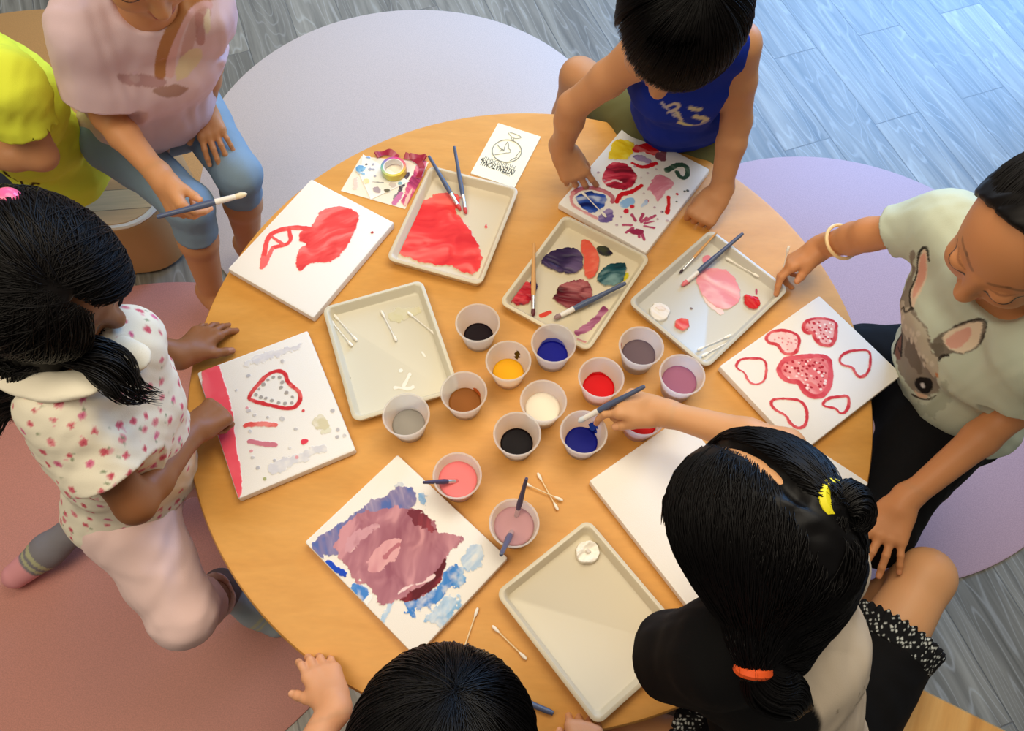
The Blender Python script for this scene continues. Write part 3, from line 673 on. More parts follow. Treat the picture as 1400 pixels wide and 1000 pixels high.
a.blob([(822, 242), (830, 226), (846, 221), (864, 228), (871, 240), (868, 252), (855, 261), (840, 258), (826, 254)], (186, 34, 58), (224, 96, 108), edge=.0015, streak=(35, 70), c3=(110, 12, 30)).stroke([(828, 251), (840, 246), (850, 250)], 3, (232, 190, 190), edge=.001)
a.blob([(892, 246), (900, 237), (906, 243), (918, 247), (921, 255), (911, 259), (908, 268), (900, 278), (893, 265), (884, 258)], (214, 128, 146), (232, 168, 178), edge=.002, streak=(70, 60))
a.stroke([(843, 276), (848, 266), (862, 264), (877, 254)], 7.5, (206, 26, 34), edge=.001)
a.stroke([(784, 264), (796, 257), (812, 257), (828, 262), (838, 270), (837, 276)], 8, (186, 98, 108), (206, 130, 132), edge=.0008).stroke([(784, 264), (779, 274), (786, 284), (802, 292), (816, 299)], 5, (222, 150, 150), (240, 190, 186), edge=.001)
a.blob([(789, 266), (804, 261), (816, 264), (828, 268), (829, 279), (820, 288), (808, 292), (797, 286), (789, 277)], (46, 84, 176), (196, 206, 224), edge=.002, streak=(30, 50), c3=(16, 24, 90))
a.blob([(815, 302), (828, 285), (838, 286), (839, 300), (830, 306)], (108, 90, 152), (170, 152, 190), edge=.0015, streak=(60, 60)).blob([(845, 281), (852, 272), (866, 269), (868, 279), (856, 286)], (146, 188, 228), (226, 234, 240), edge=.001)
a.dots([(864, 283), (856, 289), (884, 275)], 4, (206, 40, 56), edge=.001).blob([(874, 283), (882, 272), (888, 277), (880, 284)], (176, 200, 230), alpha=.8).stroke([(914, 270), (914, 281), (912, 291)], 6, (206, 34, 34), edge=.0008).dots([(926, 266)], 2.6, (200, 50, 54))
for q in [(896, 295), (894, 303), (894, 312), (881, 328), (874, 324), (856, 318), (852, 308), (864, 294), (879, 293), (884, 298)]: a.stroke([(lerp(872, q[0], .42), lerp(308, q[1], .42)), q], 4, (176, 66, 98), (206, 110, 134), edge=.0007)
a.blob([(858, 316), (870, 313), (880, 315), (880, 320), (866, 322)], (150, 40, 72), edge=.001)
a.dots([(818, 236), (809, 244), (897, 232), (885, 237), (876, 243), (880, 265), (905, 290), (912, 302), (895, 284), (849, 297), (843, 308), (899, 300), (868, 228), (826, 247)], 2.2, (190, 160, 168), alpha=.9).dots([(940, 261), (925, 276), (906, 290), (936, 262)], 2, (92, 96, 92))
finish(a, cD)
# E: hearts
cE = canvas(*CP['E'], 'white canvas with seven red hearts, held by the girl in the rabbit t-shirt')
a = art_for('E', 5)
HR = (204, 54, 64); HL = (226, 104, 104)
h4 = [(1064, 505), (1070, 493), (1090, 488), (1133, 486), (1136, 505), (1135, 528), (1125, 542), (1110, 543), (1098, 535), (1093, 522), (1080, 523), (1068, 515)]
h1 = [(1097, 447), (1103, 438), (1120, 435), (1144, 439), (1143, 455), (1140, 469), (1132, 474), (1120, 471), (1113, 462), (1112, 455), (1101, 456)]
h2 = [(1046, 462), (1056, 453), (1075, 452), (1090, 458), (1093, 466), (1090, 481), (1080, 486), (1069, 482), (1063, 471), (1051, 470)]
a.blob(h4, (228, 116, 118), (240, 170, 166), edge=.001, sm=1).blob(h1, (240, 178, 174), (228, 120, 120), edge=.001, sm=1).blob(h2, (244, 204, 198), (236, 170, 166), edge=.001, sm=1)
def scatter(P, n, sd):
    r = np.random.default_rng(sd); P = np.array(P, float); c = P.mean(0); o = []
    while len(o) < n:
        q = r.uniform(P.min(0), P.max(0))
        if sd_poly(np.array([q[0]]), np.array([q[1]]), lerp(c, P, .82))[0] < 0 and all(np.hypot(*(q-z)) > 3.6 for z in o): o.append(q)
        elif r.random() < .004: break
    return o
a.dots(scatter(h4, 60, 1), 1.9, (176, 30, 46)).dots(scatter(h4, 34, 2), 1.7, (246, 220, 214)).dots(scatter(h1, 30, 3), 1.7, (196, 48, 60)).dots(scatter(h1, 14, 5), 1.6, (250, 234, 226)).dots(scatter(h2, 16, 4), 1.4, (222, 130, 132))
a.stroke(h4, 7, (222, 92, 100), (206, 60, 72), closed=True).stroke(h1, 5, HR, HL, closed=True).stroke(h2, 5, HR, HL, closed=True)
for hh, w in [([(1006, 500), (1011, 492), (1025, 490), (1047, 491), (1048, 510), (1044, 523), (1032, 527), (1022, 521), (1018, 509), (1008, 505)], 3.6), ([(1146, 492), (1155, 482), (1172, 479), (1190, 479), (1190, 500), (1185, 513), (1175, 517), (1168, 509), (1165, 502), (1152, 500)], 4.2),
              ([(1053, 553), (1057, 546), (1075, 545), (1098, 549), (1104, 566), (1102, 582), (1092, 587), (1080, 580), (1075, 568), (1062, 563)], 4.2), ([(1124, 553), (1131, 545), (1146, 543), (1160, 541), (1161, 555), (1155, 565), (1148, 566), (1142, 558), (1129, 557)], 3.8)]:
    a.stroke(hh, w, HR, HL, closed=True)
finish(a, cE)
cF = canvas(CP['F'][0], CP['F'][1], CP['F'][2], 'blank white canvas beneath the arm of the girl with pigtails')
a = art_for('F', 6)
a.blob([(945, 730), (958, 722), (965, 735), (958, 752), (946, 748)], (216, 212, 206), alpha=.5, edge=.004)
finish(a, cF)
# sheet of paper behind the girl's head
px0 = at(1104, 606, TH+.002); dv = nrm(at(1156, 640, TH+.002)-px0); nv = np.array([-dv[1], dv[0], 0])
sh = MB().loops([rrect(.07, .05, .002, 0.0003, 3), rrect(.07, .05, .002, .0018, 3)], True, True).build('paper_sheet', mat('white_paper', (240, 236, 228), .8), smooth=False)
ctr = px0+dv*.045-nv*.05; sh.location = (ctr[0], ctr[1], TH); sh.rotation_euler = (0, 0, math.atan2(dv[1], dv[0]))
tag(sh, 'small white paper sheet mostly hidden behind the head of the girl with pigtails', 'paper')

# ------------------------------------------------------------------ trays
TW, TL, TZ = .1905, .241, .022
def tray(x, y, deg, label, rgb, inner):
    t = empty('paint_tray', (x, y, TH), math.radians(deg)); tag(t, label, 'tray', 'shallow paint trays on the table')
    hw, hl = TW/2, TL/2; b = MB()
    b.loops([rrect(hw-.008, hl-.008, .010, .0005), rrect(hw-.005, hl-.005, .012, .003), rrect(hw-.0005, hl-.0005, .014, TZ-.004), rrect(hw, hl, .015, TZ-.0015), rrect(hw-.002, hl-.002, .014, TZ), rrect(hw-.006, hl-.006, .012, TZ), rrect(hw-.0085, hl-.0085, .011, TZ-.0025),
             rrect(hw-.012, hl-.012, .010, .006), rrect(hw-.014, hl-.014, .009, .0042)], True, True)
    b.build('shell', mat('tray_plastic_%d_%d_%d' % rgb, rgb, .42), t)
    return t
TP = dict(T1=(-.1189, .9488, -16.3), T2=(-.2204, .6698, -159.8), T3=(.1162, .8241, -30.8), T4=(.3634, .7962, -44.8), T5=(.1321, .2119, -140.5))
def tart(k, seed): x, y, d = TP[k]; return Art((x, y), math.radians(d), TH+.0045, seed)
def puddle(k, t, seed, name, fn, base=(214, 206, 182)):
    a = tart(k, seed); fn(a); return a.build(name, TW-.028, TL-.028, .0042, lin(base), WET, t)
t1 = tray(*TP['T1'], 'cream tray spread with coral red paint, two brushes lying in it', (216, 202, 174), None)
puddle('T1', t1, 11, 'paint_puddle', lambda a: a.blob([(578, 277), (590, 268), (604, 264), (618, 263), (628, 268), (629, 280), (624, 287), (630, 299), (642, 312), (651, 333), (659, 346), (657, 360), (650, 374), (636, 374), (622, 367), (605, 362), (590, 363), (570, 358), (553, 348), (538, 347), (541, 330), (555, 300), (566, 284)], (232, 62, 62), (250, 120, 110), edge=.0025, streak=(20, 26), thick=.002, c3=(214, 48, 52)), (216, 202, 174))
puddle('T1', t1, 12, 'paint_smear', lambda a: a.blob([(661, 311), (664, 304), (668, 307), (666, 313)], (220, 96, 92)), (216, 202, 174))
t2 = tray(*TP['T2'], 'cream tray with a thin cloudy wash and four cotton swabs in it', (214, 206, 182), None)
for k_, (nm_, fn_) in enumerate((('yellow_stain', lambda a: a.blob([(536, 424), (560, 420), (580, 424), (556, 436), (530, 440)], (206, 196, 140), alpha=.5, edge=.004)),
        ('white_paint_smear', lambda a: a.stroke([(552, 528), (556, 520), (560, 512)], 5, (242, 236, 222), edge=.0012).stroke([(540, 530), (560, 532), (565, 530)], 4, (240, 234, 222), edge=.0012)),
        ('white_paint_fleck', lambda a: a.dots([(548, 507)], 3, (242, 238, 226))), ('white_paint_fleck', lambda a: a.stroke([(577, 482), (581, 488)], 3, (240, 236, 222))),
        ('grey_fleck', lambda a: a.dots([(478, 517)], 1.5, (150, 140, 120))))):
    puddle('T2', t2, 13+40*k_, nm_, fn_)
t3 = tray(*TP['T3'], 'cream tray holding dark purple, teal, coral and maroon paint blobs', (216, 202, 170), None)
B3 = (216, 202, 170)
puddle('T3', t3, 14, 'purple_paint', lambda a: a.blob([(734, 362), (742, 357), (736, 352), (747, 350), (760, 341), (776, 338), (790, 342), (798, 352), (798, 366), (785, 376), (765, 374), (750, 367)], (50, 34, 68), (104, 84, 118), edge=.002, streak=(10, 40), thick=.004, c3=(20, 16, 44)), B3)
puddle('T3', t3, 15, 'coral_paint', lambda a: a.blob([(792, 332), (801, 327), (812, 336), (818, 350), (820, 366), (812, 381), (803, 384), (797, 372), (799, 355)], (224, 90, 68), (238, 130, 100), edge=.001, streak=(60, 30), thick=.005, bal=.1), B3)
puddle('T3', t3, 16, 'olive_paint', lambda a: a.blob([(814, 339), (825, 335), (839, 344), (835, 352), (822, 351)], (62, 66, 44), (104, 104, 70), edge=.0015, thick=.002, c3=(34, 24, 50)), B3)
puddle('T3', t3, 17, 'teal_paint', lambda a: a.blob([(852, 379), (858, 371), (859, 380), (852, 386)], (196, 182, 40), edge=.001).blob([(815, 379), (825, 366), (845, 358), (857, 362), (856, 376), (848, 389), (832, 394), (818, 388)], (24, 70, 76), (120, 152, 148), edge=.0015, streak=(60, 40), thick=.004, c3=(10, 40, 46)), B3)
puddle('T3', t3, 18, 'maroon_paint', lambda a: a.blob([(757, 400), (765, 391), (784, 385), (800, 385), (812, 398), (809, 411), (795, 424), (775, 424), (760, 412)], (104, 24, 34), (172, 96, 96), edge=.0025, streak=(25, 60), thick=.004, c3=(60, 8, 16)), B3)
puddle('T3', t3, 19, 'crimson_paint', lambda a: a.blob([(722, 385), (733, 384), (736, 396), (728, 406), (720, 400)], (34, 26, 84), edge=.001).blob([(698, 402), (705, 389), (722, 386), (730, 393), (727, 414), (718, 421), (704, 418), (694, 410)], (168, 14, 32), (210, 60, 66), edge=.002, streak=(20, 50), thick=.004, c3=(60, 14, 46)), B3)
puddle('T3', t3, 20, 'plum_smear', lambda a: a.stroke([(789, 456), (803, 449), (815, 438), (826, 424)], 10, (136, 58, 94), (184, 120, 146), edge=.0012, streak=(40, 60)), B3)
puddle('T3', t3, 28, 'red_smear', lambda a: a.stroke([(740, 432), (752, 427)], 6, (210, 60, 44), edge=.001), B3)
puddle('T3', t3, 29, 'pale_smear', lambda a: a.stroke([(790, 464), (800, 468)], 4, (196, 130, 130), edge=.001), B3)
t4 = tray(*TP['T4'], 'grey cream tray with a pale pink paint puddle, beside the bangled hand', (204, 198, 182), None)
B4 = (204, 198, 182)
puddle('T4', t4, 21, 'pink_paint', lambda a: a.blob([(953, 396), (965, 415), (978, 427), (990, 430), (985, 420), (966, 398)], (242, 208, 198), edge=.002).blob([(949, 380), (958, 370), (978, 365), (996, 371), (1008, 385), (1014, 400), (1010, 414), (992, 425), (974, 420), (960, 404)], (234, 144, 150), (246, 190, 186), edge=.0015, streak=(20, 30), thick=.0016), B4)
puddle('T4', t4, 22, 'red_paint', lambda a: a.blob([(1015, 411), (1019, 402), (1024, 406), (1035, 405), (1040, 415), (1034, 424), (1022, 424)], (200, 10, 16), (222, 50, 46), edge=.001, thick=.005), B4)
puddle('T4', t4, 23, 'coral_paint', lambda a: a.blob([(922, 441), (930, 435), (942, 438), (943, 448), (934, 454), (925, 450)], (222, 70, 68), (236, 140, 130), edge=.0015, thick=.003), B4)
puddle('T4', t4, 24, 'white_paint', lambda a: a.blob([(887, 424), (893, 417), (906, 416), (916, 425), (912, 438), (898, 440), (888, 433)], (240, 232, 222), edge=.0012, thick=.006).blob([(893, 422), (903, 419), (911, 426), (900, 428)], (230, 190, 180), (240, 228, 218), edge=.001, thick=.0062), B4)
puddle('T4', t4, 25, 'pink_smear', lambda a: a.blob([(959, 354), (966, 348), (974, 352), (972, 359), (962, 360)], (224, 130, 140), edge=.0015), B4)
puddle('T4', t4, 30, 'pink_smear', lambda a: a.blob([(931, 390), (938, 384), (944, 386), (936, 393)], (228, 110, 116), edge=.0015), B4)
puddle('T4', t4, 31, 'purple_speck', lambda a: a.stroke([(1034, 396), (1034, 402)], 3, (176, 70, 100)), B4)
puddle('T4', t4, 32, 'grey_speck', lambda a: a.dots([(945, 422)], 2, (130, 110, 110)), B4)
t5 = tray(*TP['T5'], 'near empty cream tray with one white paint dollop, by the pigtailed girl', (214, 202, 174), None)
B5 = (214, 202, 174)
def ring(a):
    a.blob([(786, 756), (790, 745), (803, 740), (816, 744), (820, 757), (815, 769), (802, 774), (789, 768)], (246, 240, 226), edge=.0008, thick=.009)
    a.blob([(798, 755), (803, 752), (808, 756), (804, 760)], (226, 214, 196), edge=.0008, thick=.0092)
puddle('T5', t5, 26, 'white_paint', ring, B5)
puddle('T5', t5, 27, 'paint_smear', lambda a: a.stroke([(874, 932), (881, 928), (886, 929)], 2.5, (190, 110, 96), edge=.001), B5)

# ------------------------------------------------------------------ paint cups
def cup_material():
    m, nt, p, N, L = nodes_of('frosted_plastic'); p.inputs['Base Color'].default_value = (*lin((250, 245, 238)), 1); p.inputs['Roughness'].default_value = .35
    t = N('ShaderNodeBsdfTranslucent'); t.inputs[0].default_value = (*lin((252, 248, 242)), 1); tr = N('ShaderNodeBsdfTransparent')
    a = N('ShaderNodeMixShader'); a.inputs[0].default_value = .55; L(p.outputs[0], a.inputs[1]); L(t.outputs[0], a.inputs[2])
    b = N('ShaderNodeMixShader'); b.inputs[0].default_value = .40; L(a.outputs[0], b.inputs[1]); L(tr.outputs[0], b.inputs[2]); L(b.outputs[0], nt.nodes['Material Output'].inputs[0]); return m
CUPM = cup_material(); RB, RT, HC = .0262, .0372, .063
def cup_r(z): return RB+(RT-RB)*z/HC
cup_proto = []
def cup(u, v, level, rgb, label, gloss=.32, smear=None):
    c = at(u, v, TH+HC)
    t = empty('paint_cup', (c[0], c[1], TH)); tag(t, label, 'cup', 'plastic paint cups in the middle of the table')
    b = MB(); b.lathe([(.001, .0012), (RB-.003, .0012), (RB-.001, 0), (RB, .0012), (cup_r(.05), .05), (RT-.0002, HC-.004), (RT+.0016, HC-.0034), (RT+.0024, HC-.0012), (RT+.0012, HC), (RT-.0006, HC-.0006), (RT-.0012, HC-.004), (cup_r(.05)-.001, .05), (RB-.001, .003), (.001, .0022)], 48)
    b.build('cup_wall', CUPM, t)
    r = cup_r(level)-.0018
    V = []; Fc = []; n = 36; rings = 7
    d0 = [(r*i/rings*math.cos(a), r*i/rings*math.sin(a)) for i in range(1, rings+1) for a in np.linspace(0, 2*math.pi, n, endpoint=False)]
    zz = lambda x, y: level+.00012*math.sin(x*90+u)*math.cos(y*80+v)+.0014*(math.hypot(x, y)/r)**6
    V = [(0, 0, zz(0, 0))]+[(x, y, zz(x, y)) for x, y in d0]
    Fc = [(0, 1+j, 1+(j+1) % n) for j in range(n)]
    for i in range(rings-1): Fc += [(1+i*n+j, 1+(i+1)*n+j, 1+(i+1)*n+(j+1) % n, 1+i*n+(j+1) % n) for j in range(n)]
    k0 = len(V); V += [((cup_r(.003)-.0018)*math.cos(a), (cup_r(.003)-.0018)*math.sin(a), .0032) for a in np.linspace(0, 2*math.pi, n, endpoint=False)]
    o0 = 1+(rings-1)*n; Fc += [(o0+j, k0+j, k0+(j+1) % n, o0+(j+1) % n) for j in range(n)]+[tuple(k0+j for j in range(n))[::-1]]
    mesh_obj('paint', V, Fc, mat('cup_paint_%d_%d_%d' % rgb, rgb, .45, spec=.1), t)
    if smear:
        for (ang, z0, z1, w, c2) in smear:
            Q = []; m = 9
            for i in range(m):
                f = i/(m-1); z = lerp(z0, z1, f); ww = w*(.35+.65*math.sin(math.pi*min(.999, .12+f*.85)))*(1+.25*math.sin(i*2.3))
                for s in np.linspace(-1, 1, 6):
                    aa = math.radians(ang)+s*ww+.05*math.sin(i*1.7); rr_ = cup_r(z)-.0017-.0006*(1-s*s); Q.append((rr_*math.cos(aa), rr_*math.sin(aa), z))
            mesh_obj('paint_smear', Q, [(i*6+j, i*6+j+1, i*6+j+7, i*6+j+6) for i in range(m-1) for j in range(5)], mat('cup_paint_%d_%d_%d' % c2, c2, .25), t)
    return t
cup(653, 441, .013, (22, 8, 14), 'cup of black paint farthest from the camera, beside the red paint tray')
cup(695, 493, .016, (236, 170, 18), 'cup of yellow paint', smear=[(60, .022, .046, .16, (40, 30, 20)), (200, .012, .03, .2, (60, 36, 20)), (-20, .014, .03, .35, (176, 140, 30))])
cup(757, 469, .018, (16, 20, 132), 'cup of deep blue paint near the tray of dark paint blobs', smear=[(90, .016, .028, .9, (90, 96, 186))])
cup(634, 536, .019, (140, 84, 34), 'cup of murky brown orange rinse water', .2, smear=[(40, .018, .03, .4, (196, 96, 44))])
cup(555, 567, .020, (150, 144, 134), 'cup of clear grey rinse water at the corner of the swab tray', .2, smear=[(70, .021, .027, .3, (226, 222, 216))])
cup(743, 548, .030, (238, 226, 204), 'cup of cream white paint', .3)
cup(707, 593, .018, (14, 6, 10), 'cup of black paint nearest to the camera, before the white paint cup')
cup(798, 591, .018, (12, 18, 120), 'cup of blue paint with a blue smear up its side', smear=[(48, .016, .046, .30, (40, 74, 176)), (40, .018, .034, .16, (18, 24, 110))])
cup(822, 516, .020, (206, 8, 16), 'cup of red paint touched by the fingers of the pigtailed girl', smear=[(95, .018, .026, .6, (214, 60, 60))])
cup(877, 473, .030, (104, 86, 92), 'cup of dark grey purple rinse water', .2, smear=[(170, .046, .06, .08, (170, 60, 50))])
cup(933, 512, .034, (156, 96, 122), 'cup of mauve purple rinse water', .2)
cup(879, 566, .024, (206, 10, 18), 'cup of red paint beneath the wrist of the pigtailed girl')
cup(625, 650, .040, (240, 126, 126), 'cup filled with pink paint, one brush handle across it', .2)
cup(703, 715, .042, (188, 140, 142), 'cup filled with mauve paint, two brushes standing in it', .2)

# ------------------------------------------------------------------ brushes
HANDLE = mat('slate_blue_lacquer', (78, 90, 118), .35); NATURAL = mat('bare_handle_wood', (214, 158, 92), .5); FERR = mat('aluminium', (220, 220, 218), .3, .85); WHITEF = mat('white_ferrule', (236, 230, 220), .35)
def aim(o, a, b):
    a = np.asarray(a, float); b = np.asarray(b, float); o.location = tuple(a); o.rotation_mode = 'QUATERNION'; o.rotation_quaternion = Vector((1, 0, 0)).rotation_difference(Vector(tuple(b-a)))
def brush(a, b, label, bristle, handle=None, ferr=None, fl=.026, bl=.014, rr=.0042, group='paint brushes'):
    a = np.asarray(a, float); b = np.asarray(b, float); L = np.linalg.norm(b-a); hl = L-fl-bl
    t = empty('paint_brush'); aim(t, a, b); tag(t, label, 'brush', group)
    MB().lathe([(.0005, 0), (rr*.62, .001), (rr*.78, .01), (rr*.82, hl*.35), (rr*1.18, hl*.8), (rr*.95, hl-.001), (.0005, hl)], 14, axis='x').build('handle', handle or HANDLE, t)
    MB().lathe([(.0005, hl-.002), (rr*.98, hl-.002), (rr*1.0, hl+.004), (rr*.93, hl+.006), (rr*.98, hl+.008), (rr*.86, hl+fl), (.0005, hl+fl)], 14, axis='x').build('ferrule', ferr or FERR, t)
    o = MB().lathe([(.0005, hl+fl-.001), (rr*.84, hl+fl-.001), (rr*1.0, hl+fl+bl*.45), (rr*.62, hl+fl+bl*.85), (.0004, L)], 14, axis='x').build('bristles', mat('bristle_%d_%d_%d' % bristle, bristle, .5), t)
    return t
brush(at(586, 213, TH+.034), at(630, 288, TH+.009), 'slate blue brush dipped into the coral paint, left of two in the tray', (214, 60, 58))
brush(at(621, 200, TH+.036), at(637, 293, TH+.008), 'slate blue brush with coral tip resting over the tray edge, right of two', (206, 66, 64))
brush(at(730, 332, TH+.030), at(729, 433, TH+.010), 'brush with bare wood handle lying across the dark paint tray', (90, 20, 30), NATURAL, FERR)
brush(at(856, 387, TH+.026), at(757, 436, TH+.011), 'slate blue brush with white ferrule lying in the dark paint tray', (150, 120, 120), None, WHITEF, rr=.0052)
brush(at(1016, 319, TH+.034), at(932, 391, TH+.008), 'slate blue brush with pink tip in the pale pink paint tray', (232, 120, 126), None, WHITEF, rr=.0046)
brush(at(980, 318, TH+.028), at(929, 374, TH+.008), 'thin bare wood brush with dark tip, by the fist on the table', (60, 40, 50), NATURAL, FERR, fl=.03, bl=.01, rr=.0026)
c13 = at(625, 650, TH+HC); 
brush(at(578, 660, TH+.072), at(628, 658, TH+.036), 'dark brush handle lying over the rim of the pink paint cup', (216, 110, 112), mat('dark_slate_lacquer', (70, 62, 92), .35), None, fl=.012, bl=.008, rr=.0038)
brush(at(720, 654, TH+.135), at(703, 716, TH+.020), 'dark brush standing in the mauve cup, handle leaning away from camera', (150, 100, 104), mat('dark_slate_lacquer', (70, 62, 92), .35), rr=.0040)
brush(at(685, 759, TH+.135), at(702, 722, TH+.020), 'slate blue brush standing in the mauve cup, handle leaning toward camera', (150, 100, 104), None, rr=.0046)
brush(at(757, 976, TH+.006), at(650, 932, TH+.006), 'slate blue brush handle on the table beside the head of the nearest child', (90, 84, 96), None, rr=.0056)
# ------------------------------------------------------------------ cotton swabs
COT = mat('cotton', (246, 240, 226), .9); STK = mat('paper_stick', (238, 214, 170), .7); STKW = mat('white_stick', (236, 230, 218), .7)
def swab_proto(stick):
    t = empty('cotton_swab'); L = .073
    MB().lathe([(.0004, .004), (.0011, .004), (.0011, L-.004), (.0004, L-.004)], 8, axis='x').build('stick', stick, t)
    for x0, s in ((0, 1), (L, -1)):
        pr = [(.0003, 0), (.0018, .0010), (.0026, .004), (.0028, .008), (.0022, .012), (.0011, .0155)]
        MB().lathe([(r, x0+s*z) for r, z in (pr if s > 0 else pr)], 12, axis='x').build('cotton_tip', COT, t)
    return t
SW = {}
def swab(a, b, label, stick=None, group='cotton swabs'):
    k = (stick or STK).name
    if k not in SW: SW[k] = t = swab_proto(stick or STK)
    else: t = copy_tree(SW[k])
    a = np.asarray(a, float); b = np.asarray(b, float); m = (a+b)/2; d = nrm(b-a)*.0365; aim(t, m-d, m+d); return tag(t, label, 'swab', group)
z2 = TH+.0078
swab(at(457, 431, z2), at(488, 466, z2), 'upper cotton swab of the pair lying side by side in the swab tray', STKW)
swab(at(451, 437, z2), at(482, 474, z2), 'lower cotton swab of the pair lying side by side in the swab tray', STKW)
swab(at(521, 425, z2), at(542, 467, z2), 'cotton swab lying in the middle of the swab tray', STKW)
swab(at(557, 427, z2), at(596, 458, z2), 'cotton swab lying at the right side of the swab tray', STKW)
swab(at(735, 647, TH+.004), at(763, 698, TH+.004), 'steeper of two crossed cotton swabs behind the mauve cup')
swab(at(717, 661, TH+.0068), at(768, 684, TH+.0068), 'flatter of two crossed cotton swabs behind the mauve cup')
swab(at(651, 838, TH+.004), at(634, 888, TH+.004), 'cotton swab beside the swirl canvas, pointing at the nearest head')
swab(at(675, 858, TH+.004), at(718, 900, TH+.004), 'cotton swab between the swirl canvas and the near empty tray')
swab(at(994, 354, TH+.008), at(1036, 378, TH+.009), 'cotton swab with one pink tip in the pale pink tray', STKW)
swab(at(953, 479, TH+.008), at(1000, 458, TH+.010), 'upper of two cotton swabs in the near corner of the pink tray', STKW)
swab(at(960, 487, TH+.008), at(1003, 464, TH+.010), 'lower of two cotton swabs in the near corner of the pink tray', STKW)
swab(at(1047, 583, TH+.004), at(1018, 600, TH+.004), 'cotton swab half under the forearm by the hearts canvas')

# ------------------------------------------------------------------ card, stickers, tape
def flat_quad(name, P, h, m, parent=None, z0=0):
    """thin sheet through four points (counted round), own thickness h"""
    P = [np.asarray(p, float) for p in P]; c = sum(P)/4
    b = MB(); V = [p for p in P]; n = len(P)
    b.loops([[(p[0], p[1], z0) for p in P], [(p[0], p[1], z0+h) for p in P]], True, True); return b.build(name, m, parent, smooth=False)
CQ = [at(u, v, TH+.004) for u, v in [(694, 173), (733, 188), (700, 252), (640, 235)]]
cc = sum(CQ)/4; ux = nrm(CQ[1]-CQ[0]+CQ[2]-CQ[3]); ux[2] = 0; rz = math.atan2(ux[1], ux[0])
card = empty('printed_card', (cc[0], cc[1], TH), rz); tag(card, 'white printed card with a globe and upside down INTERNATIONAL lettering', 'card')
cw = np.linalg.norm(CQ[2]-CQ[3])/2+.001; cl = np.linalg.norm(CQ[3]-CQ[0])/2
MB().loops([rrect(cw, cl, .001, .0004, 3), rrect(cw, cl, .001, .004, 3)], True, True).build('card_stock', mat('card_white', (246, 242, 216), .6), card, smooth=False)
INK = mat('grey_ink', (150, 150, 138), .7); BLK = mat('black_ink', (34, 32, 26), .7)
def line2(name, P, r, m, z=.0043):
    b = MB(); b.tube([(x, y, z) for x, y in P], r, 5); return b.build(name, m, card)
def cxy(u, v):
    p = at(u, v, TH+.0042)-cc; c, s = math.cos(-rz), math.sin(-rz); return (p[0]*c-p[1]*s, p[0]*s+p[1]*c)
g0 = cxy(693, 206.5); R0 = abs(cxy(713, 210)[0]-cxy(673, 204)[0])/2
g = MB(); g.tube([(g0[0]+R0*math.cos(a), g0[1]+R0*math.sin(a), .0043) for a in np.linspace(0, 2*math.pi, 40)], .0011, 5)
for P in ([(680, 198), (685, 204), (689, 206)], [(694, 194), (696, 199), (695, 203), (699, 206), (697, 209), (692, 209), (688, 210), (676, 212)], [(689, 206), (690, 200), (694, 194)], [(683, 208), (687, 203), (689, 207)], [(705, 214), (708, 211), (711, 207)], [(697, 220), (702, 217), (707, 215)]):
    g.tube([(*cxy(*p), .0043) for p in smooth_open(P)], .0008, 5)
g.tube([(*cxy(*p), .0043) for p in smooth_closed([(694, 181), (702, 182), (715, 188), (706, 190), (700, 188)])], .0007, 5)
g.tube([(*cxy(*p), .0043) for p in [(699, 188), (701, 193)]], .0007, 5); g.tube([(*cxy(*p), .0043) for p in [(702, 189), (703, 194)]], .0007, 5)
g.build('globe_drawing', INK, card)
def text(name, body, u, v, wpx, m, bold=0., h=None):
    c = bpy.data.curves.new(name, 'FONT'); c.body = body; c.align_x = 'CENTER'; c.align_y = 'CENTER'; c.size = .02; c.offset = bold; c.extrude = .00012
    o = bpy.data.objects.new(name, c); COL.objects.link(o); bpy.context.view_layer.update()
    w = o.dimensions.x; k = wpx/w; me = bpy.data.meshes.new_from_object(o.evaluated_get(bpy.context.evaluated_depsgraph_get())); bpy.data.objects.remove(o)
    me.materials.clear(); me.materials.append(m); o = bpy.data.objects.new(name, me); COL.objects.link(o)
    x, y = cxy(u, v); o.parent = card; o.location = (x, y, .00425); o.rotation_euler = (0, 0, math.pi); o.scale = (k, h or k, 1); return o
text('bold_lettering', 'INTERNATIONAL', 680, 228.5, cw*1.56, BLK, .0004, 1.0)
text('outline_lettering', 'FRIENDSHIP', 682, 222.5, cw*1.5, INK, 0, .85)
text('small_lettering', 'Happy', 691, 238, cw*.42, INK, 0, .4)
# sticker sheets: a clear sleeve with pictures, a second sheet over it, ribbon and tape
def sheet(name, P, label, z0, rgb, seed, fn, h=.0008):
    Q = [at(u, v, TH+z0+h) for u, v in P]; c = sum(Q)/4; e = Q[1]-Q[0]; r = math.atan2(e[1], e[0])
    t = empty(name, (c[0], c[1], TH+z0), r); tag(t, label, 'sticker sheet')
    co_, s_ = math.cos(-r), math.sin(-r); L = [((q-c)[0]*co_-(q-c)[1]*s_, (q-c)[0]*s_+(q-c)[1]*co_) for q in Q]
    MB().loops([[(x, y, 0.0002) for x, y in L][::-1], [(x, y, h) for x, y in L][::-1]], True, True).build('paper', mat('sheet_%d_%d_%d' % rgb, rgb, .35), t, smooth=False)
    a = Art((c[0], c[1]), r, TH+z0+h, seed); fn(a); w = 2*max(abs(x) for x, y in L); l = 2*max(abs(y) for x, y in L)
    a.build('printed_pictures', w, l, h, lin(rgb), PAINT, t, .0007); return t
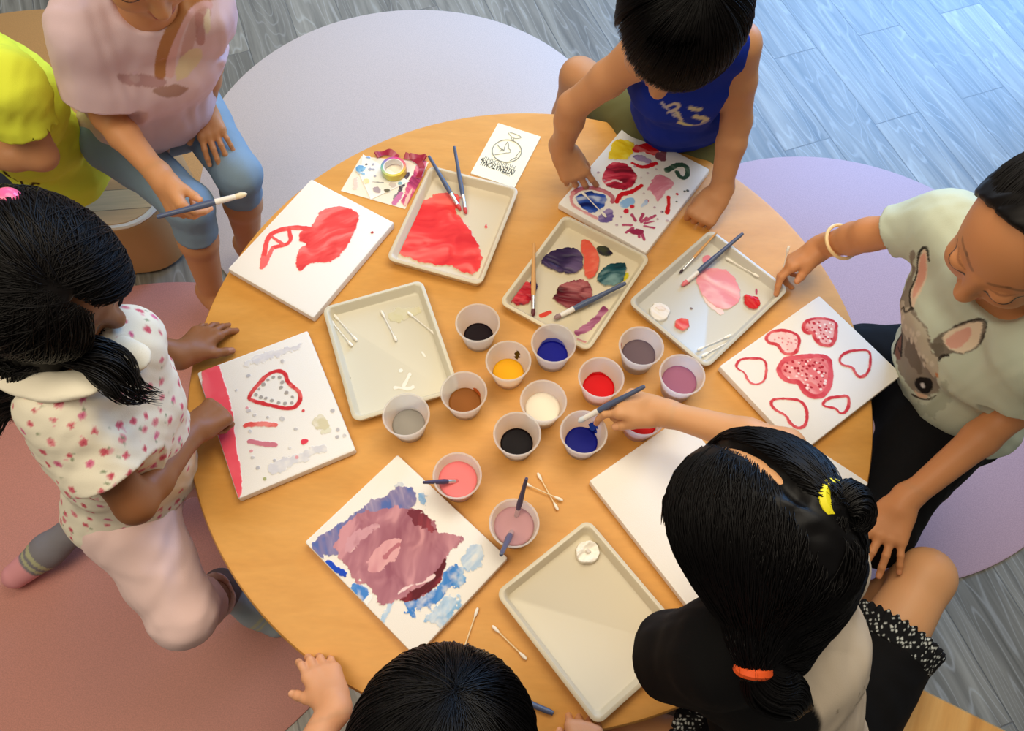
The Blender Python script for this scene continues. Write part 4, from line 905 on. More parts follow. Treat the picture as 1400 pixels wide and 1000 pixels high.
def s1(a):
    a.blob([(566, 230), (582, 216), (586, 222), (566, 268), (556, 284), (547, 280)], (206, 80, 122), (236, 150, 160), edge=.002, streak=(60, 60), c3=(130, 40, 80)).blob([(551, 280), (560, 262), (566, 254), (556, 284)], (236, 190, 176), edge=.001)
    a.stroke([(557, 239), (550, 254), (540, 272)], 6, (70, 56, 66), (170, 160, 160), edge=.002, streak=(80, 80)).stroke([(539, 277), (548, 265)], 8, (206, 120, 160), edge=.002)
    a.stroke([(482, 246), (488, 242), (484, 250)], 2, (120, 110, 110), edge=.001).stroke([(487, 244), (486, 258)], 5, (226, 206, 190), edge=.002)
def s2(a):
    a.blob([(497, 214), (506, 213), (509, 218), (500, 218)], (140, 170, 212)).blob([(486, 228), (496, 226), (502, 231), (492, 237), (486, 234)], (96, 156, 200), (150, 196, 220)).blob([(489, 236), (500, 237), (498, 240)], (150, 190, 216)).dots([(501, 225)], 2, (60, 60, 60))
    a.dots([(510, 225), (511, 232), (513, 241), (506, 232)], 2.8, (172, 172, 184), edge=.001).dots([(501, 248)], 5, (238, 220, 160), alpha=.8).stroke([(510, 249), (524, 250)], 1.6, (150, 150, 150)).blob([(531, 251), (540, 250), (542, 255), (535, 257)], (206, 196, 190)).dots([(547, 251)], 4, (140, 180, 190)).blob([(510, 257), (518, 256), (520, 265), (513, 262)], (176, 160, 166), edge=.0015).blob([(525, 260), (530, 258), (534, 261), (528, 263)], (110, 104, 84), edge=.001)
sheet('sticker_sheet', [(494, 214), (466, 261), (554, 286), (586, 222)], 'lower sticker sheet with a pink strip, against the red paint tray', .0004, (240, 230, 208), 31, s1)
sheet('sticker_sheet', [(496, 211), (492, 240), (507, 273), (560, 248)], 'upper white sticker sheet with tiny blue and grey pictures under the tape roll', .0016, (244, 240, 230), 32, s2)
rb = MB(); zz = TH+.004
for k, P in enumerate(([(514, 214), (524, 209), (536, 210), (545, 216)], [(553, 214), (566, 217), (575, 224), (578, 232), (572, 244)], [(560, 216), (574, 214), (582, 218)])):
    Q = smooth_open(P); L0 = [at(u, v, zz+.001*k) for u, v in Q]; V = []
    for i, p in enumerate(L0):
        d = nrm(L0[min(i+1, len(L0)-1)]-L0[max(i-1, 0)]); n = np.array([-d[1], d[0], 0]); V += [p+n*.006+np.array([0, 0, .004*math.sin(i*.9)+.004]), p-n*.006+np.array([0, 0, .0005])]
    rb.add(V, [(2*i, 2*i+1, 2*i+3, 2*i+2) for i in range(len(L0)-1)])
tag(rb.build('curled_ribbon', mat('crimson_foil', (166, 40, 66), .3)), 'crimson curled ribbon behind the tape roll', 'ribbon')
tp = at(538, 229, TH+.016); tape = empty('tape_roll', (tp[0], tp[1], TH+.0034)); tag(tape, 'small rainbow tape roll standing on the sticker sheets', 'tape')
def rainbow():
    m, nt, p, N, L = nodes_of('rainbow_tape'); tc = N('ShaderNodeTexCoord'); g = N('ShaderNodeTexGradient'); g.gradient_type = 'RADIAL'; L(tc.outputs['Object'], g.inputs[0])
    r = ramp(nt, [(0, (110, 180, 170)), (.2, (216, 206, 90)), (.42, (238, 206, 70)), (.55, (226, 120, 120)), (.72, (226, 70, 130)), (.9, (130, 120, 190)), (1, (110, 180, 170))]); L(g.outputs['Fac'], r.inputs[0]); L(r.outputs[0], p.inputs['Base Color']); p.inputs['Roughness'].default_value = .35; return m
MB().lathe([(.0205, 0), (.0255, 0), (.026, .001), (.026, .0145), (.0255, .0155), (.0205, .0155)], 48).build('tape', rainbow(), tape)
MB().lathe([(.019, .0004), (.0205, 0), (.0205, .0155), (.019, .0152), (.019, .0004)], 48).build('core', mat('white_core', (240, 232, 224), .6), tape)
# ------------------------------------------------------------------ people
def skin_material():
    m, nt, p, N, L = nodes_of('skin'); a = N('ShaderNodeVertexColor'); a.layer_name = 'col'; L(a.outputs['Color'], p.inputs['Base Color'])
    p.inputs['Roughness'].default_value = .5; p.inputs['Specular IOR Level'].default_value = .35
    p.inputs['Subsurface Weight'].default_value = .12; p.inputs['Subsurface Radius'].default_value = (1, .4, .2); p.inputs['Subsurface Scale'].default_value = .006
    tc = N('ShaderNodeTexCoord'); n = N('ShaderNodeTexNoise'); n.inputs['Scale'].default_value = 260; b = N('ShaderNodeBump'); b.inputs['Strength'].default_value = .08; b.inputs['Distance'].default_value = .001
    L(tc.outputs['Object'], n.inputs['Vector']); L(n.outputs['Fac'], b.inputs['Height']); L(b.outputs[0], p.inputs['Normal']); return m
SKINM = skin_material()
CLOTHM = mat('jersey', vcol=True, rough=.85, bump=700, bumpd=.15, spec=.2)
HAIRM = mat('black_hair', (6, 4, 4), .45, spec=.2)
HAIRB = mat('dark_brown_hair', (10, 6, 5), .45, spec=.22)
G = lambda u, v, z: at(u, v, z)
def person(name_label, loc, cat='child'):
    t = empty('person', (0, 0, 0)); tag(t, name_label, cat, 'children around the table'); return t
def cutend(a, b, f=1.0, rad=.075):
    """plane that ends a sleeve or trouser leg running from a to b at fraction f"""
    a = np.asarray(a, float); b = np.asarray(b, float); return Cut(lerp(a, b, f), b-a, rad)
def sleeve(sh, el, f, r0=.050, r1=.052):
    sh, el = np.asarray(sh, float), np.asarray(el, float); e = lerp(sh, el, f); d = nrm(el-sh)
    return [Caps(sh, e+d*.012, r0, r1, k=.03), Cut(e, d, r1+.03)], [Caps(e-d*.022, e+d*.05, min(r0, r1)-.0085, r1-.006, k=.003, sub=True)]
def scalp_lines(sc, d0, d1, M=10, lift0=.002, lift1=.002, bulge=.004):
    t = np.linspace(0, 1, M)[None, :, None]; D = slerp(udir(d0)[:, None], udir(d1)[:, None], t)
    tt = t[..., 0]; lift = lerp(np.asarray(lift0).reshape(-1, 1), np.asarray(lift1).reshape(-1, 1), tt)+bulge*np.sin(tt*math.pi)
    return sc.pt(D, lift)
def surf_on(sc, u, v, out=.0):
    """point of the scalp seen at a photo position (or the closest one to that sight line)"""
    Z = np.linspace(sc.c[2]+.12, sc.c[2]-.12, 120); P = np.array([G(u, v, z) for z in Z]); q = P-sc.c
    f = np.sqrt((q@sc.S/(sc.r[0]+out))**2+(q@sc.F/(sc.r[1]+out))**2+(q@sc.U/(sc.r[2]+out))**2); i = np.nonzero(f < 1)[0]; i = i[0] if len(i) else int(np.argmin(f))
    return P[i]
def hairball(sc, grow, cuts, k=.006):
    P = [Ell(sc.c, (sc.S, sc.F, sc.U), sc.r+grow, k=.01)]+cuts; return P

def fist_or(h, *a, **k): return hand(*a, **k)
def build_hair(name, parent, base_prims, strands, material, h=.004, bump=.0022, fr=150):
    parts = []
    if base_prims:
        parts.append(sdf_mesh(base_prims, h, lambda x, y, z: bump*sines3(x, y, z, fr, 5)))
    parts += strands; V, Fc = join(parts); return mesh_obj(name, V, Fc, material, parent, True)

# ---- boy in the blue tank top (far side)
def boy():
    t = person('child in blue sleeveless top leaning over canvas of many coloured blobs, one fist on table', None)
    hd = G(928, 28, .985); neck = G(938, 58, .885); shL = G(874, 74, .835); shR = G(1012, 62, .835); pelv = np.array([.35, 1.25, .49])
    hc = hd; F = (-.16, -.66, -.72); Up = (.02, -.72, .68)
    elL = G(783, 146, .695); wrL = G(768, 205, .585); elR = G(1007, 165, .675); wrR = G(984, 264, .545)
    knL = G(792, 106, .43); ankL = np.array([.10, 1.42, .10]); toeL = ankL+np.array([-.02, -.15, -.06]); hipL = pelv+np.array([-.085, .01, 0])
    hipR = pelv+np.array([.065, 0, 0]); knR = np.array([.37, 1.12, .38]); ankR = np.array([.38, 1.28, .08]); toeR = ankR+np.array([.0, -.15, -.045])
    skin = (198, 142, 98); nails = []
    hp, marks, hf = head(hc, F, Up, neck+np.array([0, .0, -.02]), 1.02)
    fwd = np.array([-.1, -1, 0.2])
    body = torso(neck, shR, shL, pelv, fwd)+arm(shL, elL, wrL)+arm(shR, elR, wrR)+leg(hipL, knL, ankL)+leg(hipR, knR, ankR)+foot(ankL, toeL)+foot(ankR, toeR)+hp
    dL = G(798, 262, .522)-wrL; h1, f1, t1_ = hand(wrL, dL, np.array([-.35, -.2, .9]), np.array([1., -.3, -.3]), PINCH2, .96, nails=nails)
    dR = G(954, 303, .512)-wrR; h2, f2, t2_ = hand(wrR, dR, np.array([-.1, -.35, .93]), np.array([-1., .2, 0]), FIST, .98, nails=nails)
    skin_mesh('body', body+h1+h2, skin, t, fine=(f1, f2), marks=marks, nails=nails)
    # tank top
    n2 = nrm(np.array([-.12, -.95, .3])); sd = nrm(shR-shL)
    tp = torso(neck, shR, shL, pelv, fwd, g=.012)[:5]+[Caps(neck-np.array([0, .0, .01]), lerp(neck, (shL+shR)/2, .6), .05, k=.03)]
    hem = pelv+np.array([.0, -.03, .0]); tp += [Cut(pelv+np.array([0, -.05, -.01]), np.array([.28, -.45, -.9]), .3)]
    tp += [Caps(shL-sd*.035, elL, .052, .045, k=.012, sub=True), Caps(shR+sd*.037, elR, .052, .045, k=.012, sub=True)]
    tp += [Caps(neck+np.array([-.01, -.03, .03]), neck+np.array([-.005, -.075, -.015]), .05, .05, k=.012, sub=True)]
    O = lerp((shL+shR)/2, pelv, .45)+n2*.09
    def pq(P): 
        e1 = nrm(np.cross(n2, (0, 0, 1))); e2 = np.cross(e1, n2)
        return np.stack([(P-O)@e1, (P-O)@e2], -1)
    def print_(V, N, col):
        q = pq(V); m0 = sstep(.1, .3, N@n2)
        pp = lambda L: np.array([pq(on_plane(u, v, O, n2)) for u, v in L])
        for L, c, w in [([(914, 128), (925, 122), (930, 128), (922, 135), (914, 138)], (196, 186, 170), 4), ([(925, 138), (928, 147), (932, 152), (928, 160)], (196, 188, 160), 4), ([(943, 131), (952, 133), (957, 136)], (206, 198, 160), 6), ([(950, 148), (960, 152), (966, 157), (962, 164)], (202, 194, 158), 8), ([(932, 160), (938, 166), (944, 168)], (204, 204, 150), 6), ([(950, 170), (958, 168), (966, 164)], (150, 146, 170), 6), ([(905, 124), (915, 136), (922, 144)], (180, 176, 184), 3)]:
            d = sd_line(q[:, 0], q[:, 1], smooth_open(pp(L)))-w/700./2+.0015*noise2(q[:, 0]*140, q[:, 1]*140, 4); col = splat(col, m0*(1-sstep(-.0008, .0008, d)), c)
        return col
    garment('tank_top', tp, (16, 44, 150), t, h=.0034, paint=print_, material=CLOTHM, seed=3)
    sp = [Caps(pelv-sd*.045, pelv+sd*.045, .080, k=.04), Caps(hipL, lerp(hipL, knL, .60), .074, .066, k=.04), Caps(hipR, lerp(hipR, knR, .7), .074, .066, k=.04), cutend(hipL, knL, .60, .12), cutend(hipR, knR, .72, .12)]
    garment('shorts', sp, (104, 104, 66), t, h=.005, material=CLOTHM, seed=4)
    # bowl-cut hair
    sc = Scalp(hf, .008)
    n = 7500; az = rng.uniform(0, 2*math.pi, n); cr = udir(np.array([.0, -.30, 1.0]))
    # hem height per azimuth (0 = right, 90 = forehead)
    c, s = np.cos(az), np.sin(az); hem = np.where(s > .35, .18+.0*s, -.30)+rng.normal(0, .05, n); hem = np.where(np.abs(s) < .35, -.18+rng.normal(0, .05, n), hem); hem = np.where(s < -.2, -.55+rng.normal(0, .06, n), hem)
    d1 = np.stack([c, s, hem*1.0], -1); d1 = udir(np.stack([c*np.sqrt(1-np.clip(hem, -.95, .95)**2), s*np.sqrt(1-np.clip(hem, -.95, .95)**2), hem], -1))
    d0 = udir(slerp(np.tile(cr, (n, 1)), d1, rng.uniform(.02, .55, (n, 1)))+rng.normal(0, .03, (n, 3)))
    st = scalp_lines(sc, d0, d1, 11, rng.uniform(0, .007, n), rng.uniform(.002, .012, n))
    base = hairball(sc, .003, [Cut(sc.c+sc.F*.05-sc.U*.005, sc.F*.55-sc.U*1.0, .2), Cut(sc.c-sc.U*.05, -sc.U, .2)])
    build_hair('hair', t, base, [strand_mesh(st, .00065)], HAIRM)
    return t

# ---- girl in the rabbit t-shirt (right)
def rabbit_girl():
    t = person('child in pale green rabbit t-shirt kneeling at the right, wearing a yellow bangle', None)
    hd = G(1408, 318, .955); neck = G(1404, 372, .86); shR = G(1292, 306, .785); shL = G(1425, 482, .80); pelv = np.array([.84, .64, .40])
    F = (-.64, -.53, -.56); Up = (-.40, -.38, .84)
    elR = G(1187, 321, .685); wrR = G(1122, 338, .572); elL = G(1388, 560, .63); wrL = G(1234, 688, .515)
    knL = G(1196, 726, .42); hipL = G(1268, 602, .42); hipR = pelv+np.array([0, .085, 0]); knR = np.array([.60, .76, .34])
    ankL = np.array([.60, .42, .07]); toeL = ankL+np.array([-.15, .02, -.03]); ankR = np.array([.80, .80, .06]); toeR = ankR+np.array([.15, .03, -.03])
    skin = (202, 138, 90); nails = []
    hp, marks, hf = head(hd, F, Up, neck+np.array([.0, .0, -.01]), 1.04); fwd = np.array([-.8, -.2, .25])
    body = torso(neck, shL, shR, pelv, fwd)+arm(shL, elL, wrL)+arm(shR, elR, wrR)+leg(hipL, knL, ankL)+leg(hipR, knR, ankR)+foot(ankL, toeL)+foot(ankR, toeR)+hp
    h1, f1, _ = hand(wrR, G(1066, 366, .532)-wrR, np.array([-.3, .5, .6]), np.array([.2, -1., .1]), PINCH2, .98, nails=nails)
    SP = dict(i=(4, 12, 8), m=(5, 14, 8), r=(6, 16, 8), p=(8, 18, 10), thumb=(.80, .55, -.15), tb=5)
    h2, f2, _ = hand(wrL, G(1203, 752, .492)-wrL, np.array([-.15, .1, .98]), np.array([-1., .2, 0]), SP, 1.05, spread=2.0, nails=nails)
    skin_mesh('body', body+h1+h2, skin, t, fine=(f1, f2, (hd+.045*nrm(F), .105)), marks=marks, nails=nails)
    # t-shirt with rabbit
    n2 = nrm(np.array([-.62, -.22, .75])); sd = nrm(shL-shR); O = G(1290, 440, .68)
    a1, c1 = sleeve(shR, elR, .66, .044, .043); a2, c2 = sleeve(shL, elL, .62, .048, .052)
    tp = a1+c1+a2+c2+torso(neck, shL, shR, pelv, fwd, g=.016, wide=1.12)
    tp += [Cut(pelv+np.array([-.03, -.02, -.0]), np.array([-.1, -.35, -.9]), .4), Caps(neck+np.array([0, 0, .06]), neck+np.array([-.03, -.01, -.012]), .05, .052, k=.01, sub=True)]
    e1 = nrm(np.cross(n2, (0, 0, 1))); e2 = np.cross(e1, n2)
    pq = lambda P: np.stack([(P-O)@e1, (P-O)@e2], -1)
    def print_(V, N, col):
        m0 = sstep(.0, .2, N@n2); q = pq(V); X, Y = q[:, 0], q[:, 1]
        pp = lambda L: np.array([pq(on_plane(1180+u/4., 350+v/4., O, n2)) for u, v in L])
        dn = sd_poly(X, Y, smooth_closed(pp([(430, 40), (560, 640), (760, 660), (540, 980), (250, 900), (60, 700)])))
        def fill(L, c, e=.002, a=1., s=1):
            nonlocal col
            d = sd_poly(X, Y, smooth_closed(pp(L), s))+e*fbm2(X*90, Y*90, 7); col = splat(col, a*m0*(1-sstep(-.001, .001, d)), c)
        def line(L, w, c, a=1., cl=False):
            nonlocal col
            P = pp(L); P = smooth_closed(P) if cl else smooth_open(P); d = sd_line(X, Y, P)-w/4./860./1*.5*1.0+.0006*noise2(X*160, Y*160, 3); col = splat(col, a*m0*(1-sstep(-.0007, .0007, d)), c)
        fill([(120, 400), (160, 260), (250, 170), (300, 50), (360, 46), (320, 120), (290, 210), (285, 300), (330, 350), (390, 430), (440, 600), (400, 680), (360, 730), (250, 740), (190, 680), (90, 560)], (140, 132, 116), .004)
        fill([(160, 300), (200, 250), (240, 290), (300, 340), (370, 420), (430, 560), (420, 660), (360, 640), (330, 560), (250, 520), (190, 440)], (186, 178, 156), .006)
        fill([(180, 430), (250, 440), (300, 520), (300, 620), (230, 600), (180, 520)], (112, 102, 88), .005)
        for u, v in [(175, 280), (195, 310), (220, 340), (270, 420), (290, 440), (260, 460), (300, 470), (330, 450), (310, 540), (340, 560), (330, 590), (360, 580), (390, 600), (230, 390), (205, 350)]: fill([(u-14, v-12), (u+14, v-12), (u+14, v+12), (u-14, v+12)], (206, 198, 176), .001)
        # ears
        fill([(290, 300), (280, 240), (300, 190), (350, 110), (400, 62), (430, 60), (425, 110), (390, 190), (340, 270), (305, 320)], (228, 206, 178), .001); fill([(300, 270), (310, 190), (370, 90), (420, 70), (412, 120), (370, 200), (320, 270)], (226, 168, 144), .001)
        line([(295, 320), (278, 240), (300, 180), (350, 100), (395, 55), (432, 52), (430, 110)], 12, (52, 48, 42)); line([(210, 295), (240, 290), (235, 320), (270, 325), (295, 310), (305, 320)], 12, (60, 54, 46))
        fill([(400, 500), (470, 460), (580, 428), (700, 424), (745, 440), (735, 490), (680, 540), (600, 575), (510, 560), (440, 590)], (120, 112, 98), .001); fill([(465, 500), (500, 455), (600, 438), (700, 436), (724, 450), (690, 520), (610, 570), (520, 552)], (232, 214, 186), .001); fill([(475, 505), (540, 470), (620, 450), (660, 460), (600, 530), (530, 548)], (226, 172, 152), .001)
        line([(440, 590), (460, 570), (500, 572)], 14, (48, 42, 36)); line([(540, 438), (640, 426), (715, 428), (746, 444), (738, 480), (690, 535)], 9, (60, 54, 46)); fill([(385, 480), (410, 500), (470, 510), (480, 545), (430, 580), (400, 540)], (108, 100, 86), .002)
        # eyes
        fill([(210, 660), (250, 635), (330, 645), (355, 670), (330, 710), (290, 722), (240, 705)], (24, 20, 18), .001); fill([(255, 665), (285, 662), (290, 690), (265, 690)], (206, 204, 200), .0004); line([(180, 710), (250, 745), (310, 750), (350, 735)], 10, (70, 60, 50)); fill([(200, 690), (240, 712), (300, 730), (290, 745), (230, 735)], (214, 180, 150), .0008)
        fill([(75, 470), (100, 420), (150, 370), (168, 390), (160, 450), (135, 520), (100, 510)], (120, 84, 70), .001); line([(75, 470), (100, 410), (150, 370), (168, 385), (160, 440), (140, 500)], 16, (40, 34, 30)); line([(120, 450), (130, 480), (150, 470)], 10, (60, 40, 34))
        fill([(400, 648), (418, 648), (424, 668), (404, 672)], (198, 128, 80), .0006)
        fill([(100, 760), (200, 740), (330, 760), (420, 680), (470, 700), (420, 800), (280, 830), (160, 820)], (150, 158, 136), .01, .45)
        return col
    garment('rabbit_tshirt', tp, (196, 204, 182), t, h=.0026, paint=print_, material=CLOTHM, seed=7, wr=.0030, fr=42)
    pp_ = [Caps(pelv-sd*.045, pelv+sd*.045, .080, k=.04), Caps(hipL, knL, .080, .058, k=.04), Caps(pelv, hipL, .08, k=.04), Caps(lerp(pelv, hipL, .7), lerp(hipR, knR, .6), .06, k=.04), Caps(knL, ankL, .058, .042, k=.02), Caps(hipR, knR, .077, .058, k=.04), Caps(knR, ankR, .056, .042, k=.02)]
    garment('trousers', pp_, (10, 9, 11), t, h=.005, material=CLOTHM, seed=8)
    # bangle
    d = nrm(wrR-elR); c = lerp(wrR, elR, .46); a = nrm(np.cross(d, (0, 0, 1))); b = np.cross(a, d)
    n = 40; L = [c+.0305*(a*math.cos(x)+b*math.sin(x))+d*.006*math.sin(x+.6) for x in np.linspace(0, 2*math.pi, n+1)]
    bl = MB(); bl.tube(L, .0032, 8); o = bl.build('bangle', mat('cream_yellow_bangle', (240, 206, 148), .35), t); o['label'] = 'cream yellow bangle'
    sc = Scalp(hf, .006); n = 3600; tie = udir(np.array([0, -1., .25]))
    xs = rng.uniform(-1, 1, n); hl = np.stack([xs*.98, .38*np.sqrt(np.clip(1-xs**2, 0, 1))+.0, .86-.75*np.abs(xs)**2.2], -1); d0 = udir(slerp(udir(hl), np.tile(tie, (n, 1)), rng.uniform(0, .7, (n, 1)))+rng.normal(0, .015, (n, 3)))
    st = scalp_lines(sc, d0, udir(tie+rng.normal(0, .05, (n, 3))), 12, 0, .006, .003)
    base = hairball(sc, .002, [Cut(sc.c+sc.F*.028+sc.U*.035, sc.F*1.-sc.U*.25, .25), Cut(sc.c-sc.U*.035+sc.F*.02, sc.F*.2-sc.U, .12)])
    tb_ = sc.pt(tie); tl = tail([tb_, tb_-sc.F*.05+sc.U*.0, tb_-sc.F*.07-sc.U*.10, tb_-sc.F*.05-sc.U*.2], (.012, .03, .03, .01), 700, .2)
    build_hair('hair', t, base, [strand_mesh(st, .00065), tl], HAIRB)
    return t

# ---- girl with two pigtails (lower right)
def pigtail_girl():
    t = person('child with two pigtails seen from behind, arm stretched out to stir the blue paint', None)
    hd = G(1030, 722, .955); neck = G(1100, 806, .86); shR = G(1122, 768, .80); shL = G(985, 895, .81); pelv = np.array([.452, .035, .42])
    F = (-.44, .62, -.64); Up = (-.28, .58, .78)
    elR = G(1075, 612, .665); wrR = G(902, 563, .60); elL = G(912, 900, .68); wrL = G(985, 965, .50)
    hipR = pelv+np.array([.085, .06, 0]); knR = G(1266, 788, .45); ankR = G(1196, 850, .36)*np.array([1, 1, 0])+np.array([-.03, -.02, .10]); toeR = ankR+np.array([-.14, .05, -.05])
    hipL = pelv+np.array([-.07, -.05, 0]); knL = G(868, 1004, .385); ankL = np.array([.20, .10, .09]); toeL = ankL+np.array([-.1, .1, -.05])
    skin = (214, 158, 110); nails = []
    hp, marks, hf = head(hd, F, Up, neck-np.array([0, 0, .02]), .99); fwd = np.array([-.8, .5, .1])
    body = torso(neck, shL, shR, pelv, fwd)+arm(shL, elL, wrL)+arm(shR, elR, wrR)+leg(hipR, knR, ankR, 1.0)+leg(hipL, knL, ankL)+foot(ankR, toeR)+foot(ankL, toeL)+hp
    BR = dict(i=(22, 34, 14), m=(42, 62, 34), r=(56, 78, 44), p=(60, 80, 46), thumb=(.84, .30, -.40), tb=6)
    h1, f1, _ = hand(wrR, G(820, 541, .578)-wrR, np.array([.05, .12, .95]), np.array([-.2, -1., -.2]), BR, 1.0, nails=nails)
    h2, f2, _ = hand(wrL, np.array([.5, -.2, -.8]), np.array([-.6, 0, .6]), np.array([.3, 1., 0]), REST, .95, nails=nails)
    skin_mesh('body', body+h1+h2, skin, t, fine=(f1, f2), marks=marks, nails=nails)
    sd = nrm(shR-shL)
    a1, c1 = sleeve(shR, elR, .5, .046, .048); a2, c2 = sleeve(shL, elL, .9, .052, .060)
    tp = a1+c1+a2+c2+torso(neck, shL, shR, pelv, fwd, g=.016, wide=1.06)
    tp += [Cut(pelv-np.array([0, 0, .05]), np.array([0, 0, -1.]), .3), Caps(neck+np.array([0, 0, .06]), neck+np.array([-.02, .01, -.005]), .05, .052, k=.01, sub=True)]
    def print_(V, N, col):
        s = (V-(shL+shR)/2)@sd; m = sstep(-.034, -.026, s+.006*sines3(V[:, 0], V[:, 1], V[:, 2], 30, 4)); col = splat(col, m, (214, 196, 172))
        b = nrm(np.array([.45, -.35, .82])); O = G(1140, 935, .70); e1 = nrm(np.cross(b, (0, 0, 1))); e2 = np.cross(e1, b)
        q = np.stack([(V-O)@e1, (V-O)@e2], -1)
        for L in [[(1133, 932), (1134, 936)], [(1142, 924), (1144, 928)], [(1136, 950), (1139, 947)], [(1143, 944), (1147, 941)], [(1149, 938), (1153, 935)], [(1157, 934), (1160, 931)], [(1156, 912), (1160, 916)], [(1165, 900), (1168, 903)], [(1104, 955), (1107, 960)], [(1160, 925), (1163, 932)], [(1152, 928), (1154, 925)]]:
            P = np.array([[(on_plane(u, v, O, b)-O)@e1, (on_plane(u, v, O, b)-O)@e2] for u, v in L]); d = sd_line(q[:, 0], q[:, 1], P)-.0014; col = splat(col, .7*sstep(.2, .4, N@b)*(1-sstep(-.0006, .001, d)), (140, 124, 100))
        return col
    garment('two_tone_top', tp, (9, 8, 9), t, h=.0034, paint=print_, material=CLOTHM, seed=9, wr=.0022)
    fR = lerp(hipR, knR, .50); fL = lerp(hipL, knL, .6)
    sp = [Caps(pelv-sd*.045, pelv+sd*.045, .084, k=.04), Caps(hipR, fR, .078, .072, k=.03), Caps(hipL, fL, .078, .072, k=.03), cutend(hipR, knR, .5, .13), cutend(hipL, knL, .6, .13)]
    garment('shorts', sp, (9, 8, 10), t, h=.005, material=CLOTHM, seed=10)
    # frilled hem with white flecks
    def dots_(V, N, col):
        g = 170.; m = np.zeros(len(V)); c = np.floor(V*g); f = V*g-c-.5; r = _hash(c[:, 0].astype(np.int64), c[:, 1].astype(np.int64), c[:, 2].astype(np.int64)); m = ((f**2).sum(1) < .11) & (r > .25); return splat(col, m.astype(float), (206, 210, 204))
    for nm, hip, kn, f in (('frilled_hem', hipR, knR, .5), ('frilled_hem', hipL, knL, .6)):
        d = nrm(kn-hip); c = lerp(hip, kn, f); pr = [Caps(c-d*.018, c+d*.024, .074, .079, k=.01), Cut(c-d*.018, -d, .2), Cut(c+d*.024, d, .2), Caps(c-d*.06, c+d*.06, .064, .066, k=.004, sub=True)]
        a = nrm(np.cross(d, (0, 0, 1))); b = np.cross(d, a)
        V, Fc = sdf_mesh(pr, .0022, lambda x, y, z: .0022*np.sin(34*np.arctan2((x-c[0])*b[0]+(y-c[1])*b[1]+(z-c[2])*b[2], (x-c[0])*a[0]+(y-c[1])*a[1]+(z-c[2])*a[2]))*np.clip(((x-c[0])*d[0]+(y-c[1])*d[1]+(z-c[2])*d[2])/.03+.4, 0, 1.2))
        mesh_obj(nm, V, Fc, CLOTHM, t, True, dots_(V, None, np.tile(lin((18, 18, 20)), (len(V), 1))))
    # hair: centre part, a pigtail each side
    sc = Scalp(hf, .007)
    tieR = surf_on(sc, 1138, 686, .004); tieL = G(1030, 914, .925); dR_, dL_ = sc.dirs(tieR), sc.dirs(tieL)
    strands = []
    for sgn, dt, tie in ((1, dR_, tieR), (-1, dL_, tieL)):
        n = 5200; ph = rng.uniform(-.62, 1.75, n)                     # along the part, front to nape
        part = np.stack([np.full(n, .035*sgn), np.cos(ph), np.sin(ph)], -1); front = np.stack([sgn*rng.uniform(.03, 1.0, n), rng.uniform(.5, 1.0, n), rng.uniform(.42, .8, n)], -1)
        ang = rng.uniform(.35, 3.2 if sgn > 0 else 4.0, n); part = np.stack([np.full(n, .085*sgn), np.cos(ang), np.sin(ang)], -1)
        src = np.where(rng.uniform(size=n)[:, None] < .68, part, front); src = udir(src)
        d1 = udir(np.tile(dt, (n, 1))+rng.normal(0, .06, (n, 3)))
        d0 = udir(slerp(src, d1, rng.uniform(0, .5, (n, 1))**1.6))
        L = scalp_lines(sc, d0, d1, 12, rng.uniform(0, .003, n), rng.uniform(.0, .010, n), .007)
        # converge on the tie
        tt = np.linspace(0, 1, 12)[None, :, None]; L = L*(1-tt**4)+(tie+rng.normal(0, .006, (n, 1, 3)))*tt**4
        strands.append(strand_mesh(L, .00065))
    cr = udir(np.array([.0, .35, 1.])); 
    ang = np.linspace(.5, 3.2, 14); part = [sc.pt(udir(np.array([0, math.cos(x), math.sin(x)])))for x in ang]
    base = hairball(sc, .004, [Cut(sc.c+sc.F*.050, sc.F*.85-sc.U*.5, .25), Cut(sc.c-sc.U*.06, -sc.U, .2)])+[Caps(a, b, .0086, k=.002, sub=True) for a, b in zip(part[:-1], part[1:])]
    # hair mass gathered low on the neck side
    base += [Caps(sc.c-sc.F*.045-sc.U*.02, lerp(sc.c, tieL, .75), .055, .022, k=.03), Caps(sc.pt(dL_*.9), tieL, .036, .013, k=.02), Caps(G(1128, 768, .90), G(1062, 880, .885), .040, .036, k=.03), Caps(sc.c-sc.F*.05, G(1100, 800, .90), .05, .042, k=.03), Caps(sc.c+(tieR-sc.c)*.7, tieR, .03, .012, k=.02)]
    oR = nrm(tieR-sc.c); oL = nrm(tieL-sc.c)
    strands.append(tail([tieR, tieR+np.array([.014, .004, .002]), tieR+np.array([.026, -.006, -.016]), tieR+np.array([.020, -.032, -.045])], (.009, .021, .022, .007), 1100, .5, width=.0007))
    strands.append(tail([tieL, G(1050, 938, .905), G(1078, 952, .88), G(1110, 968, .86)], (.015, .030, .026, .003), 1600, .3, tips=.7, width=.0008))
    strands.append(tail([sc.pt(udir(np.array([-.6, .8, .2]))), G(915, 690, .93), G(908, 720, .90)], (.012, .008, .004), 40, .3, tips=.5))
    bv, _ = sdf_mesh(base, .005); rel = (bv-sc.c)
    bv = bv[(np.linalg.norm(bv-tieR, axis=1) > .034) & (np.linalg.norm(bv-tieL, axis=1) > .02) & (rel@sc.F < .02) & ((np.abs(rel@sc.S) > .014) | (rel@sc.U < .0))]
    def flow(P):
        q = P-sc.c; right = ((q@sc.S) > .0) & (q@sc.F > -.10) & (q@sc.U > -.035); return np.where(right[:, None], tieR-P, tieL-P)
    strands.append(fur(base, bv, 6500, flow, .055, .0007, .004))
    build_hair('hair', t, base, strands, HAIRM)
